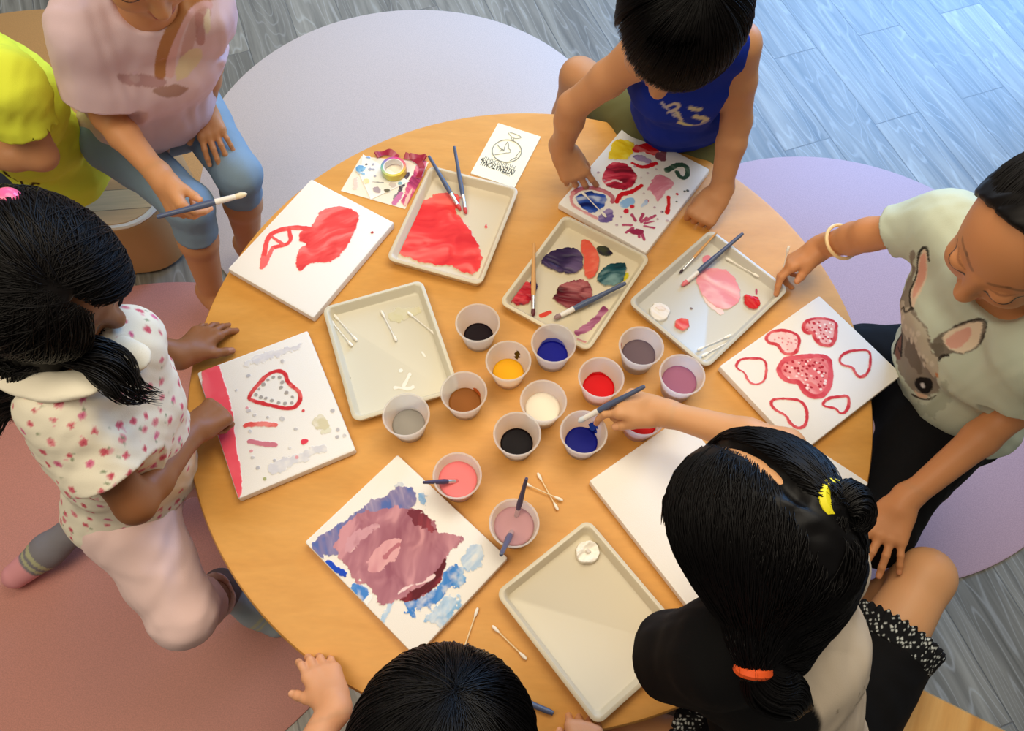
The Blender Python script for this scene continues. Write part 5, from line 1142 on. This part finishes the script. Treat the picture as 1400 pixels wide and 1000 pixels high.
    for nm, p, d, c, lb in (('hair_tie', tieR, oR, (226, 214, 20), 'yellow hair tie'), ('hair_tie', tieL, oL, (238, 90, 28), 'orange hair tie')):
        a = nrm(np.cross(d, (0, .2, 1))); b = np.cross(a, d); m = MB(); m.tube([p+d*.002+(.0150 if c[0] < 230 else .0130)*(a*math.cos(x)+b*math.sin(x)) for x in np.linspace(0, 6.283, 25)], .0072 if c[0] < 230 else .0070, 8); o = m.build(nm, mat('tie_%d' % c[1], c, .6), t); o['label'] = lb
    # brush in the hand
    brush(G(882, 528, .625), G(790, 577, .545), 'slate blue brush held over the blue paint cup by the pigtailed girl', (220, 226, 230), None, WHITEF, rr=.0050)
    return t

# ---- girl in the floral shirt (left)
FLOW = np.random.default_rng(21)
def floral_girl():
    t = person('child in white floral shirt and pale pink trousers kneeling at the left, long dark hair', None)
    hd = G(58, 384, .94); neck = G(76, 466, .855); shR = G(88, 560, .80); shL = G(172, 470, .795); pelv = G(186, 664, .45)
    F = (.80, -.26, -.54); Up = (.42, -.46, .80)
    elR = G(185, 690, .665); wrR = G(262, 592, .575); elL = G(128, 486, .64); wrL = G(252, 484, .53)
    elL = np.array([-.70, .62, .63])
    hipR = pelv+np.array([.02, -.08, 0]); knR = G(250, 838, .36); ankR = G(310, 808, .085); toeR = G(352, 836, .04); toeR = ankR+nrm(toeR-ankR)*.15
    hipL = pelv+np.array([.0, .085, -.02]); knL = np.array([-.60, .52, .30]); kn2 = None
    ankL = G(118, 712, .09); toeL = G(12, 795, .03)
    skin = (142, 92, 56); nails = []
    hp, marks, hf = head(hd, F, Up, neck-np.array([0, 0, .02]), .96); fwd = np.array([.9, .1, .2])
    body = torso(neck, shL, shR, pelv, fwd)+arm(shL, elL, wrL)+arm(shR, elR, wrR)+leg(hipR, knR, ankR)+leg(hipL, knL, ankL)+foot(ankR, toeR)+foot(ankL, toeL)+hp
    h1, f1, _ = hand(wrR, G(318, 545, .548)-wrR, np.array([-.2, -.35, .9]), np.array([.1, 1., .1]), FIST, 1.0, nails=nails)
    h2, f2, _ = hand(wrL, G(312, 425, .502)-wrL, np.array([-.1, .05, 1.]), np.array([.5, -1., 0]), REST, 1.0, spread=1.2, nails=nails)
    skin_mesh('body', body+h1+h2, skin, t, fine=(f1, f2), marks=marks, nails=nails)
    sd = nrm(shR-shL)
    a1, c1 = sleeve(shR, elR, .62, .052, .062); a2, c2 = sleeve(shL, elL, .40, .046, .05)
    tp = a1+c1+a2+c2+torso(neck, shL, shR, pelv, fwd, g=.014, wide=1.08)
    tp += [Cut(pelv-np.array([0, 0, .02]), np.array([.25, -.4, -1.]), .4), Caps(neck+np.array([.02, 0, .05]), neck+np.array([.01, 0, .0]), .047, .048, k=.01, sub=True)]
    def print_(V, N, col):
        idx = FLOW.choice(len(V), 1100, replace=False); C = []
        for i in idx:
            if all(np.linalg.norm(V[i]-c) > .0165 for c in C): C.append(V[i])
        for c in C:
            d = V-c; r = np.linalg.norm(d, axis=1); near = r < .024
            if not near.any(): continue
            p = d[near]; k = FLOW.uniform(.7, 1.25); o = FLOW.normal(size=3)*.006; w = sines3(p[:, 0], p[:, 1], p[:, 2], 700, int(FLOW.integers(99)))*.0018
            cc = col[near]; hue = [(214, 92, 112), (224, 130, 140), (206, 80, 100), (220, 110, 150)][FLOW.integers(4)]
            for gq in (FLOW.normal(size=3)*.008, FLOW.normal(size=3)*.009): cc = splat(cc, .9*(1-sstep(.002, .0040, np.linalg.norm((p-gq)*np.array([1, 1.5, 1]), axis=1)+w)), (140, 152, 118))
            cc = splat(cc, .95*(1-sstep(.0038*k, .0058*k, np.linalg.norm(p, axis=1)+w)), hue); cc = splat(cc, .8*(1-sstep(.0022*k, .0036*k, np.linalg.norm(p-o, axis=1)+w)), (232, 160, 168)); cc = splat(cc, .7*(1-sstep(.0008, .002, np.linalg.norm(p, axis=1))), (176, 50, 72)); col[near] = cc
        return col
    garment('floral_shirt', tp, (238, 230, 208), t, h=.0030, paint=print_, material=CLOTHM, seed=12, wr=.0026)
    # collar
    cl = []
    for P_ in ([(-12, 492, .868), (20, 520, .866), (60, 530, .864), (100, 528, .862), (136, 518, .858)], [(122, 452, .852), (150, 470, .846), (176, 484, .838), (196, 496, .830)]):
        Q_ = [G(*q) for q in P_]; cl += [Ell((a+b)/2, (nrm(b-a), nrm(np.cross((0, 0, 1), b-a)), nrm(np.cross(b-a, np.cross((0, 0, 1), b-a)))), (np.linalg.norm(b-a)*.85, .021, .007), k=.012) for a, b in zip(Q_[:-1], Q_[1:])]
    garment('collar', cl, (240, 232, 210), t, h=.003, material=CLOTHM, wr=.001)
    pr = [Caps(pelv-sd*.045, pelv+sd*.045, .078, k=.04), Caps(hipR, knR, .072, .056, k=.04), Caps(knR, lerp(knR, ankR, .55), .055, .05, k=.02), cutend(knR, ankR, .34, .09), Caps(hipL, knL, .078, .060, k=.04), Caps(knL, lerp(knL, ankL, .72), .058, .046, k=.02), cutend(knL, ankL, .70, .08)]
    def stain(V, N, col):
        c = G(258, 818, .40); return splat(col, .6*(1-sstep(.003, .006, np.linalg.norm(V-c, axis=1))), (110, 80, 120))
    garment('trousers', pr, (238, 206, 200), t, h=.0042, material=CLOTHM, paint=stain, seed=13, wr=.0032, fr=44)
    def sockpaint(an, toe, a, b):
        d = nrm(toe-an); L = np.linalg.norm(toe-an)
        def f(V, N, col):
            s = (V-an)@d/L; col = splat(col, sstep(.70 if an is ankL else .1, .72 if an is ankL else .14, s), b); col = splat(col, (1-sstep(.012, .03, np.linalg.norm(V-(an-d*.012-np.array([0, 0, .012])), axis=1)-.020)), b)
            col = splat(col, ((np.abs(s-.58) < .025) | (np.abs(s-.66) < .018)).astype(float)*.6, (206, 206, 150)); return col
        return f
    for an, toe, kn, a, b in ((ankL, toeL, knL, (132, 128, 132), (226, 156, 160)), (ankR, toeR, knR, (110, 94, 88), (170, 186, 192))):
        garment('sock', [p.grow(.004) for p in foot(an, toe)]+[Caps(an, lerp(an, kn, .36), .034, .042, k=.02), cutend(an, kn, .34, .08)], a, t, h=.0034, wr=.001, material=CLOTHM, paint=sockpaint(an, toe, a, b))
    # long hair
    sc = Scalp(hf, .008); strands = []
    n = 9000; az = rng.uniform(-math.pi, math.pi, n); cr = np.array([0, .1, 1.])
    ang = rng.uniform(.55, 2.9, n); sg = np.where(rng.uniform(size=n) < .5, 1, -1); d0 = udir(np.stack([.03*sg, np.cos(ang), np.sin(ang)], -1))
    el = rng.uniform(-.75, -.35, n); ph = rng.uniform(-2.2, .62, n); d1 = udir(np.stack([sg*np.cos(np.abs(ph+.5)*.75), np.sin(ph*.72), el], -1))
    st = scalp_lines(sc, udir(slerp(d0, d1, rng.uniform(0, .45, (n, 1))**1.5)), d1, 12, rng.uniform(0, .006, n), rng.uniform(.004, .02, n), .012); strands.append(strand_mesh(st, .00065))
    base = hairball(sc, .006, [Cut(sc.c+sc.F*.050, sc.F*1.-sc.U*.1, .25)], .01)
    bk = sc.c-sc.F*.07
    base += [Caps(sc.c-sc.F*.05-sc.U*.03, G(25, 470, .86), .075, .05, k=.04), Caps(sc.c-sc.F*.05+sc.S*.04, G(70, 480, .87), .055, .03, k=.03)]
    gl = [([sc.pt(udir(np.array([.75, -.2, -.4]))), G(40, 475, .87), G(20, 520, .83), G(5, 575, .78)], (.03, .05, .04, .012), 900), ([sc.pt(udir(np.array([.2, -.8, -.4]))), G(5, 470, .87), G(-20, 540, .80), G(-10, 600, .74)], (.04, .05, .04, .01), 700),
          ([sc.pt(udir(np.array([.85, .30, -.35]))), G(128, 480, .88), G(165, 512, .86), G(190, 538, .835), G(226, 545, .82)], (.020, .022, .016, .010), 85), ([sc.pt(udir(np.array([.85, .25, -.4]))), G(118, 490, .88), G(150, 527, .86), G(175, 548, .84), G(214, 536, .83)], (.02, .018, .014, .008), 60),
          ([sc.pt(udir(np.array([.7, .5, -.3]))), G(142, 448, .86), G(160, 468, .83), G(183, 470, .80), G(180, 482, .79)], (.008, .005, .003, .001), 26), ([sc.pt(udir(np.array([-.8, .3, -.3]))), G(160, 400, .86), G(140, 440, .80), G(150, 470, .76)], (.02, .014, .008, .004), 120), ([sc.pt(udir(np.array([.8, .3, -.35]))), G(132, 470, .88), G(172, 490, .86), G(188, 522, .845), G(182, 548, .83)], (.018, .014, .010, .006), 45)]
    bv, _ = sdf_mesh(base, .005)
    strands.append(fur(base, bv[((bv-sc.c)@sc.F < .03)], 6000, lambda P: np.where(((P-sc.c)@sc.U > -.02)[:, None], (P-sc.c)@sc.S[:, None]*sc.S*6-sc.F*.3-sc.U*.2, np.array([-.3, -.5, -.7])), .05, .0007, .005))
    for P, R_, k in gl: strands.append(tail(P, R_, k, .9, 18, .0010, .6))
    build_hair('hair', t, base, strands, HAIRB)
    bp = surf_on(sc, 12, 276, .012); o = mesh_obj('hair_bead', *sdf_mesh([Caps(bp, bp, .0165)], .002), mat('pink_bead', (238, 96, 150), .25), t); o['label'] = 'glossy pink hair bead'
    return t

# ---- girl in the pink rainbow t-shirt (upper left)
def pink_girl():
    t = person('child in pale pink rainbow t-shirt and light blue leggings, holding a clean brush', None)
    neck = G(196, -14, .915); hd = neck+np.array([.035, -.03, .115]); shR = G(118, 42, .855); shL = G(278, 10, .835); pelv = np.array([-.80, 1.24, .46])
    F = (.35, -.75, -.55); Up = (.25, -.50, .82)
    elR = G(146, 158, .69); wrR = G(222, 246, .645); elL = np.array([-.60, 1.20, .66]); elL = G(284, 88, .655); wrL = G(279, 148, .535)
    sd = nrm(shL-shR); hipR = pelv+np.array([-.05, -.05, 0])*1.2; hipL = pelv+np.array([.06, .05, 0])*1.2
    knR = G(258, 280, .43); ankR = np.array([-.735, 1.02, .10]); toeR = ankR+np.array([.10, -.10, -.06]); knL = G(326, 238, .43); ankL = np.array([-.675, 1.17, .09]); toeL = ankL+np.array([.10, -.11, -.05])
    skin = (206, 146, 98); nails = []
    hp, marks, hf = head(hd, F, Up, neck-np.array([0, 0, .02]), 1.04); fwd = np.array([.5, -.8, .15])
    body = torso(neck, shL, shR, pelv, fwd)+arm(shL, elL, wrL)+arm(shR, elR, wrR)+leg(hipR, knR, ankR)+leg(hipL, knL, ankL)+foot(ankR, toeR)+foot(ankL, toeL)+hp
    h1, f1, _ = hand(wrR, G(246, 300, .615)-wrR, np.array([-.75, -.2, .6]), np.array([.9, .2, .5]), PINCH, .98, nails=nails)
    h2, f2, _ = hand(wrL, G(296, 202, .508)-wrL, np.array([.1, -.3, .9]), np.array([-1., -.1, 0]), REST, .98, nails=nails)
    skin_mesh('body', body+h1+h2, skin, t, fine=(f1, f2), marks=marks, nails=nails)
    n2 = nrm(np.array([.42, -.62, .66])); O = G(215, 100, .70)
    a1, c1 = sleeve(shR, elR, .70, .058, .066); a2, c2 = sleeve(shL, elL, .30, .046, .046)
    tp = a1+c1+a2+c2+torso(neck, shL, shR, pelv, fwd, g=.018, wide=1.18)
    tp += [Cut(pelv+np.array([.01, -.02, -.02]), np.array([.2, -.35, -.9]), .4), Caps(neck+np.array([.02, -.02, .05]), neck+np.array([.012, -.02, .0]), .052, .052, k=.01, sub=True)]
    e1 = nrm(np.cross(n2, (0, 0, 1))); e2 = np.cross(e1, n2); pq = lambda P: np.stack([(P-O)@e1, (P-O)@e2], -1)
    def print_(V, N, col):
        q = pq(V); X, Y = q[:, 0], q[:, 1]; m0 = sstep(.05, .25, N@n2); pp = lambda L: np.array([pq(on_plane(70+u/5., v/5., O, n2)) for u, v in L])
        def line(L, w, c, a=1.):
            nonlocal col
            d = sd_line(X, Y, smooth_open(pp(L)))-w/5/700/2; col = splat(col, a*m0*(1-sstep(-.0008, .0008, d)), c)
        def fill(L, c, a=1.):
            nonlocal col
            d = sd_poly(X, Y, smooth_closed(pp(L)))+.002*fbm2(X*80, Y*80, 5); col = splat(col, a*m0*(1-sstep(-.001, .001, d)), c)
        line([(790, 520), (800, 380), (850, 220), (930, 140), (1010, 120)], 60, (224, 180, 176)); line([(880, 520), (900, 330), (950, 200), (1000, 170)], 60, (206, 160, 150), .8); line([(960, 200), (975, 330)], 50, (190, 136, 130), .8)
        line([(730, 530), (735, 420), (790, 280), (870, 120), (950, 65), (1030, 60)], 62, (186, 130, 82)); fill([(830, 480), (900, 380), (990, 370), (1000, 440), (920, 520), (860, 580), (830, 560)], (226, 206, 170))
        fill([(990, 160), (1030, 140), (1030, 280), (1000, 300)], (230, 214, 190)); fill([(660, 640), (780, 590), (930, 600), (900, 650), (760, 680)], (164, 118, 92), .75); fill([(450, 520), (760, 545), (800, 600), (640, 620), (470, 590)], (168, 112, 108), .6)
        fill([(530, 540), (580, 530), (615, 570), (570, 600)], (206, 176, 178), .8); line([(560, 530), (590, 520)], 12, (220, 190, 200))
        return col
    garment('rainbow_tshirt', tp, (226, 198, 202), t, h=.0030, paint=print_, material=CLOTHM, seed=15, wr=.0042, fr=42)
    pr = [Caps(pelv-sd*.05, pelv+sd*.05, .084, k=.03), Caps(hipR, lerp(hipR, knR, .3), .070, .06, k=.012), Caps(hipL, lerp(hipL, knL, .3), .070, .06, k=.012), Caps(hipR, knR, .062, .047, k=.012), Caps(knR, lerp(knR, ankR, .3), .046, .047, k=.02), cutend(knR, ankR, .28, .08), Caps(hipL, knL, .062, .047, k=.012), Caps(knL, lerp(knL, ankL, .26), .046, .046, k=.02), cutend(knL, ankL, .24, .08)]
    garment('leggings', pr, (136, 160, 178), t, h=.004, material=CLOTHM, seed=16, wr=.0016)
    sc = Scalp(hf, .007); n = 2600; az = rng.uniform(0, 6.283, n); cr = udir(np.array([0, -.2, 1.])); d1 = udir(np.stack([np.cos(az), np.sin(az), np.where(np.sin(az) > .3, .25, -.7)], -1)); d0 = udir(slerp(np.tile(cr, (n, 1)), d1, rng.uniform(.02, .5, (n, 1))))
    base = hairball(sc, .003, [Cut(sc.c+sc.F*.05, sc.F*.6-sc.U, .2), Cut(sc.c-sc.U*.05, -sc.U, .2)])
    build_hair('hair', t, base, [strand_mesh(scalp_lines(sc, d0, d1, 10, .002, .008), .0011)], HAIRB)
    brush(G(214, 297, .650), G(338, 265, .655), 'slate blue brush with pale bristles held by the child in pink', (232, 216, 180), None, WHITEF, rr=.0054, fl=.034, bl=.02)
    return t

# ---- child in yellow (far left)
def yellow_child():
    t = person('child in bright yellow t-shirt seated on the low stool at the upper left edge', None)
    shL = G(8, 118, .80); shR = np.array([-.98, 1.10, .79]); pelv = G(66, 214, .35); shL = G(14, 118, .79)
    neck = (shL+shR)/2+np.array([-.10, .03, .075]); hd = neck+np.array([-.07, -.02, .11]); F = (-.80, -.45, -.35); Up = (-.3, -.2, .93)
    elL = G(56, 212, .66); wrL = G(-70, 214, .65)
    elR = shR+np.array([-.13, -.02, -.14]); wrR = elR+np.array([-.14, -.06, -.02])
    skin = (196, 140, 98); nails = []
    hipL = pelv+np.array([-.06, -.075, 0]); hipR = pelv+np.array([-.06, .075, 0]); knL = hipL+np.array([-.25, -.10, .04]); knR = hipR+np.array([-.26, .04, .03]); ankL = knL+np.array([-.03, -.01, -.28]); ankR = knR+np.array([-.03, 0, -.27])
    hp, marks, hf = head(hd, F, Up, neck-np.array([0, 0, .02]), 1.02); fwd = np.array([-.9, -.2, .1])
    body = torso(neck, shL, shR, pelv, fwd)+arm(shL, elL, wrL)+arm(shR, elR, wrR)+leg(hipL, knL, ankL)+leg(hipR, knR, ankR)+foot(ankL, ankL+np.array([-.15, -.03, -.04]))+foot(ankR, ankR+np.array([-.15, 0, -.04]))+hp
    h1, f1, _ = hand(wrL, np.array([-1., .05, -.1]), np.array([0, .3, 1.]), np.array([0, 1., .2]), CURL, .95, nails=nails); h2, f2, _ = hand(wrR, np.array([-1., -.2, -.3]), np.array([0, 0, 1.]), np.array([0, -1., 0]), CURL, .95)
    skin_mesh('body', body+h1+h2, skin, t, marks=marks, nails=nails, fine=(f1,))
    sd = nrm(shR-shL); a1, c1 = sleeve(shL, elL, .60, .048, .052); a2, c2 = sleeve(shR, elR, .7, .052, .056)
    tp = a1+c1+a2+c2+torso(neck, shL, shR, pelv, fwd, g=.016, wide=1.10)+[Caps(pelv-sd*.055, pelv+sd*.055, .092, k=.05), Cut(pelv-np.array([0, 0, .055]), np.array([.1, -.1, -1.]), .4), Caps(neck+np.array([-.02, 0, .05]), neck, .048, k=.01, sub=True)]
    def print_(V, N, col):
        n2 = nrm(np.array([.35, -.6, .7])); O = G(40, 245, .42); e1 = nrm(np.cross(n2, (0, 0, 1))); e2 = np.cross(e1, n2); q = np.stack([(V-O)@e1, (V-O)@e2], -1)
        for L, w in [([(19, 236), (22, 246)], 5), ([(28, 246), (30, 256)], 4), ([(42, 254), (48, 250), (54, 251)], 3)]:
            P = np.array([[(on_plane(u, v, O, n2)-O)@e1, (on_plane(u, v, O, n2)-O)@e2] for u, v in L]); d = sd_line(q[:, 0], q[:, 1], P)-w/1200.; col = splat(col, sstep(.1, .3, N@n2)*(1-sstep(-.0008, .0008, d)), (60, 40, 14))
        return col
    garment('yellow_tshirt', tp, (226, 234, 70), t, h=.0036, paint=print_, material=CLOTHM, seed=18, wr=.0046, fr=44)
    garment('trousers', [Caps(pelv-sd*.05, pelv+sd*.05, .085, k=.04), Caps(hipL, knL, .074, .058, k=.03), Caps(knL, ankL, .056, .042, k=.02), Caps(hipR, knR, .074, .058, k=.03), Caps(knR, ankR, .056, .042, k=.02)], (60, 66, 90), t, h=.006, material=CLOTHM, seed=19)
    sc = Scalp(hf, .007); n = 1500; az = rng.uniform(0, 6.283, n); cr = udir(np.array([0, -.2, 1.])); d1 = udir(np.stack([np.cos(az), np.sin(az), np.where(np.sin(az) > .3, .25, -.6)], -1)); d0 = udir(slerp(np.tile(cr, (n, 1)), d1, rng.uniform(.02, .5, (n, 1))))
    base = hairball(sc, .003, [Cut(sc.c+sc.F*.05, sc.F*.6-sc.U, .2), Cut(sc.c-sc.U*.05, -sc.U, .2)])
    build_hair('hair', t, base, [strand_mesh(scalp_lines(sc, d0, d1, 10, .002, .008), .0011)], HAIRB)
    return t

# ---- dark haired child nearest the camera
def near_child():
    t = person('child with short black hair at the near edge, gripping the table rim', None)
    hd = G(606, 1042, .86); F = (.08, .62, -.78); Up = (.04, .78, .62); neck = hd+np.array([-.005, -.075, -.075]); shL = neck+np.array([-.115, -.03, -.075]); shR = neck+np.array([.115, -.03, -.075]); pelv = np.array([-.06, -.24, .42])
    wrL = G(458, 962, .535); elL = lerp(shL, wrL, .5)+np.array([-.075, -.03, -.075])
    wrR = np.array([.115, .005, .52]); elR = lerp(shR, wrR, .5)+np.array([.08, -.05, -.08])
    skin = (214, 156, 116); nails = []
    hipL = pelv+np.array([-.085, .02, 0]); hipR = pelv+np.array([.085, .02, 0]); knL = hipL+np.array([-.03, .25, .0]); knR = hipR+np.array([.03, .25, .0]); ankL = knL+np.array([0, -.04, -.34]); ankR = knR+np.array([0, -.04, -.34])
    hp, marks, hf = head(hd, F, Up, neck-np.array([0, 0.01, .03]), 1.03); fwd = np.array([0, 1., .2])
    body = torso(neck, shL, shR, pelv, fwd)+arm(shL, elL, wrL)+arm(shR, elR, wrR)+leg(hipL, knL, ankL)+leg(hipR, knR, ankR)+foot(ankL, ankL+np.array([0, .15, -.04]))+foot(ankR, ankR+np.array([0, .15, -.04]))+hp
    GR = dict(i=(10, 34, 20), m=(12, 36, 20), r=(14, 38, 22), p=(16, 40, 22), thumb=(.72, .62, -.35), tb=5)
    h1, f1, _ = hand(wrL, G(428, 892, .512)-wrL, np.array([.25, .05, .95]), np.array([-1., -.1, -.2]), GR, .92, spread=.3, nails=nails)
    h2, f2, _ = hand(wrR, np.array([.05, 1., -.22]), np.array([0, .2, 1.]), np.array([-1., 0, 0]), CURL, .9, nails=nails)
    skin_mesh('body', body+h1+h2, skin, t, fine=(f1, f2), marks=marks, nails=nails)
    a1, c1 = sleeve(shL, elL, .6, .050, .052); a2, c2 = sleeve(shR, elR, .6, .050, .052); sd = np.array([1., 0, 0])
    tp = a1+c1+a2+c2+torso(neck, shL, shR, pelv, fwd, g=.012, wide=1.08)+[Cut(pelv-np.array([0, 0, .05]), np.array([0, 0, -1.]), .4), Caps(neck+np.array([0, .02, .05]), neck+np.array([0, .015, 0]), .046, k=.01, sub=True)]
    garment('red_tshirt', tp, (140, 26, 30), t, h=.0045, material=CLOTHM, seed=22)
    garment('shorts', [Caps(pelv-sd*.055, pelv+sd*.055, .088, k=.04), Caps(hipL, knL, .08, .07, k=.03), Caps(hipR, knR, .08, .07, k=.03), cutend(hipL, knL, .8, .12), cutend(hipR, knR, .8, .12)], (52, 50, 58), t, h=.006, material=CLOTHM, seed=23)
    sc = Scalp(hf, .008); n = 9000; az = rng.uniform(0, 6.283, n); cr = udir(np.array([.15, -.28, 1.])); c, s = np.cos(az), np.sin(az)
    hem = np.where(s > .3, .22, np.where(s < -.3, -.62, -.30))+rng.normal(0, .06, n); q = np.sqrt(1-np.clip(hem, -.95, .95)**2); d1 = udir(np.stack([c*q, s*q, hem], -1)+rng.normal(0, .05, (n, 3)))
    d0 = udir(slerp(np.tile(cr, (n, 1)), d1, rng.uniform(.02, .6, (n, 1)))+rng.normal(0, .04, (n, 3)))
    st = scalp_lines(sc, d0, d1, 11, rng.uniform(0, .008, n), rng.uniform(.002, .016, n))
    base = hairball(sc, .003, [Cut(sc.c+sc.F*.055-sc.U*.005, sc.F*.6-sc.U*1.0, .2), Cut(sc.c-sc.U*.055, -sc.U, .2)])
    build_hair('hair', t, base, [strand_mesh(st, .00065)], HAIRM)
    return t
for build_person in (boy, rabbit_girl, pigtail_girl, floral_girl, pink_girl, yellow_child, near_child): build_person()
# swabs in hands
swab(G(795, 262, TH+.034), G(829, 297, TH+.022), 'cotton swab held by the boy over the blue paint on his canvas', STKW)
swab(G(1077, 343, TH+.075), G(1068, 379, TH+.03), 'cotton swab pinched in the fingers of the bangled hand', STKW)
bench(.56, .02, .17, .26, .32, math.radians(64), 'amber wooden bench beneath the girl with pigtails')
bench(-.06, -.26, .17, .15, .32, 0, 'amber wooden bench beneath the nearest dark haired child')
# ------------------------------------------------------------------ light
w = bpy.data.worlds.new('room'); scene.world = w; w.use_nodes = True
w.node_tree.nodes['Background'].inputs[0].default_value = (1, .97, .92, 1); w.node_tree.nodes['Background'].inputs[1].default_value = .16
def area(name, loc, target, sx, sy, power, rgb, spread=180):
    l = bpy.data.lights.new(name, 'AREA'); l.shape = 'RECTANGLE'; l.size = sx; l.size_y = sy; l.energy = power; l.color = rgb; l.spread = math.radians(spread)
    o = bpy.data.objects.new(name, l); COL.objects.link(o); o.location = loc
    o.rotation_mode = 'QUATERNION'; o.rotation_quaternion = Vector((0, 0, -1)).rotation_difference(Vector(target)-Vector(loc)); return o
area('window_light', (2.35, 4.2, 1.75), (1.0, 2.1, 0), 2.6, 1.9, 78, (.22, .50, 1), 100)
area('window_light', (-.7, 4.5, 1.8), (-.1, 1.0, .2), 2.2, 1.8, 34, (.78, .88, 1))
area('ceiling_light', (.5, 1.3, 2.75), (.3, 1.0, 0), 1.8, 1.2, 42, (1, .90, .72))
area('ceiling_light', (-1.1, .0, 2.75), (-.6, .4, 0), 1.8, 1.2, 34, (1, .86, .66))
vs.exposure = .0
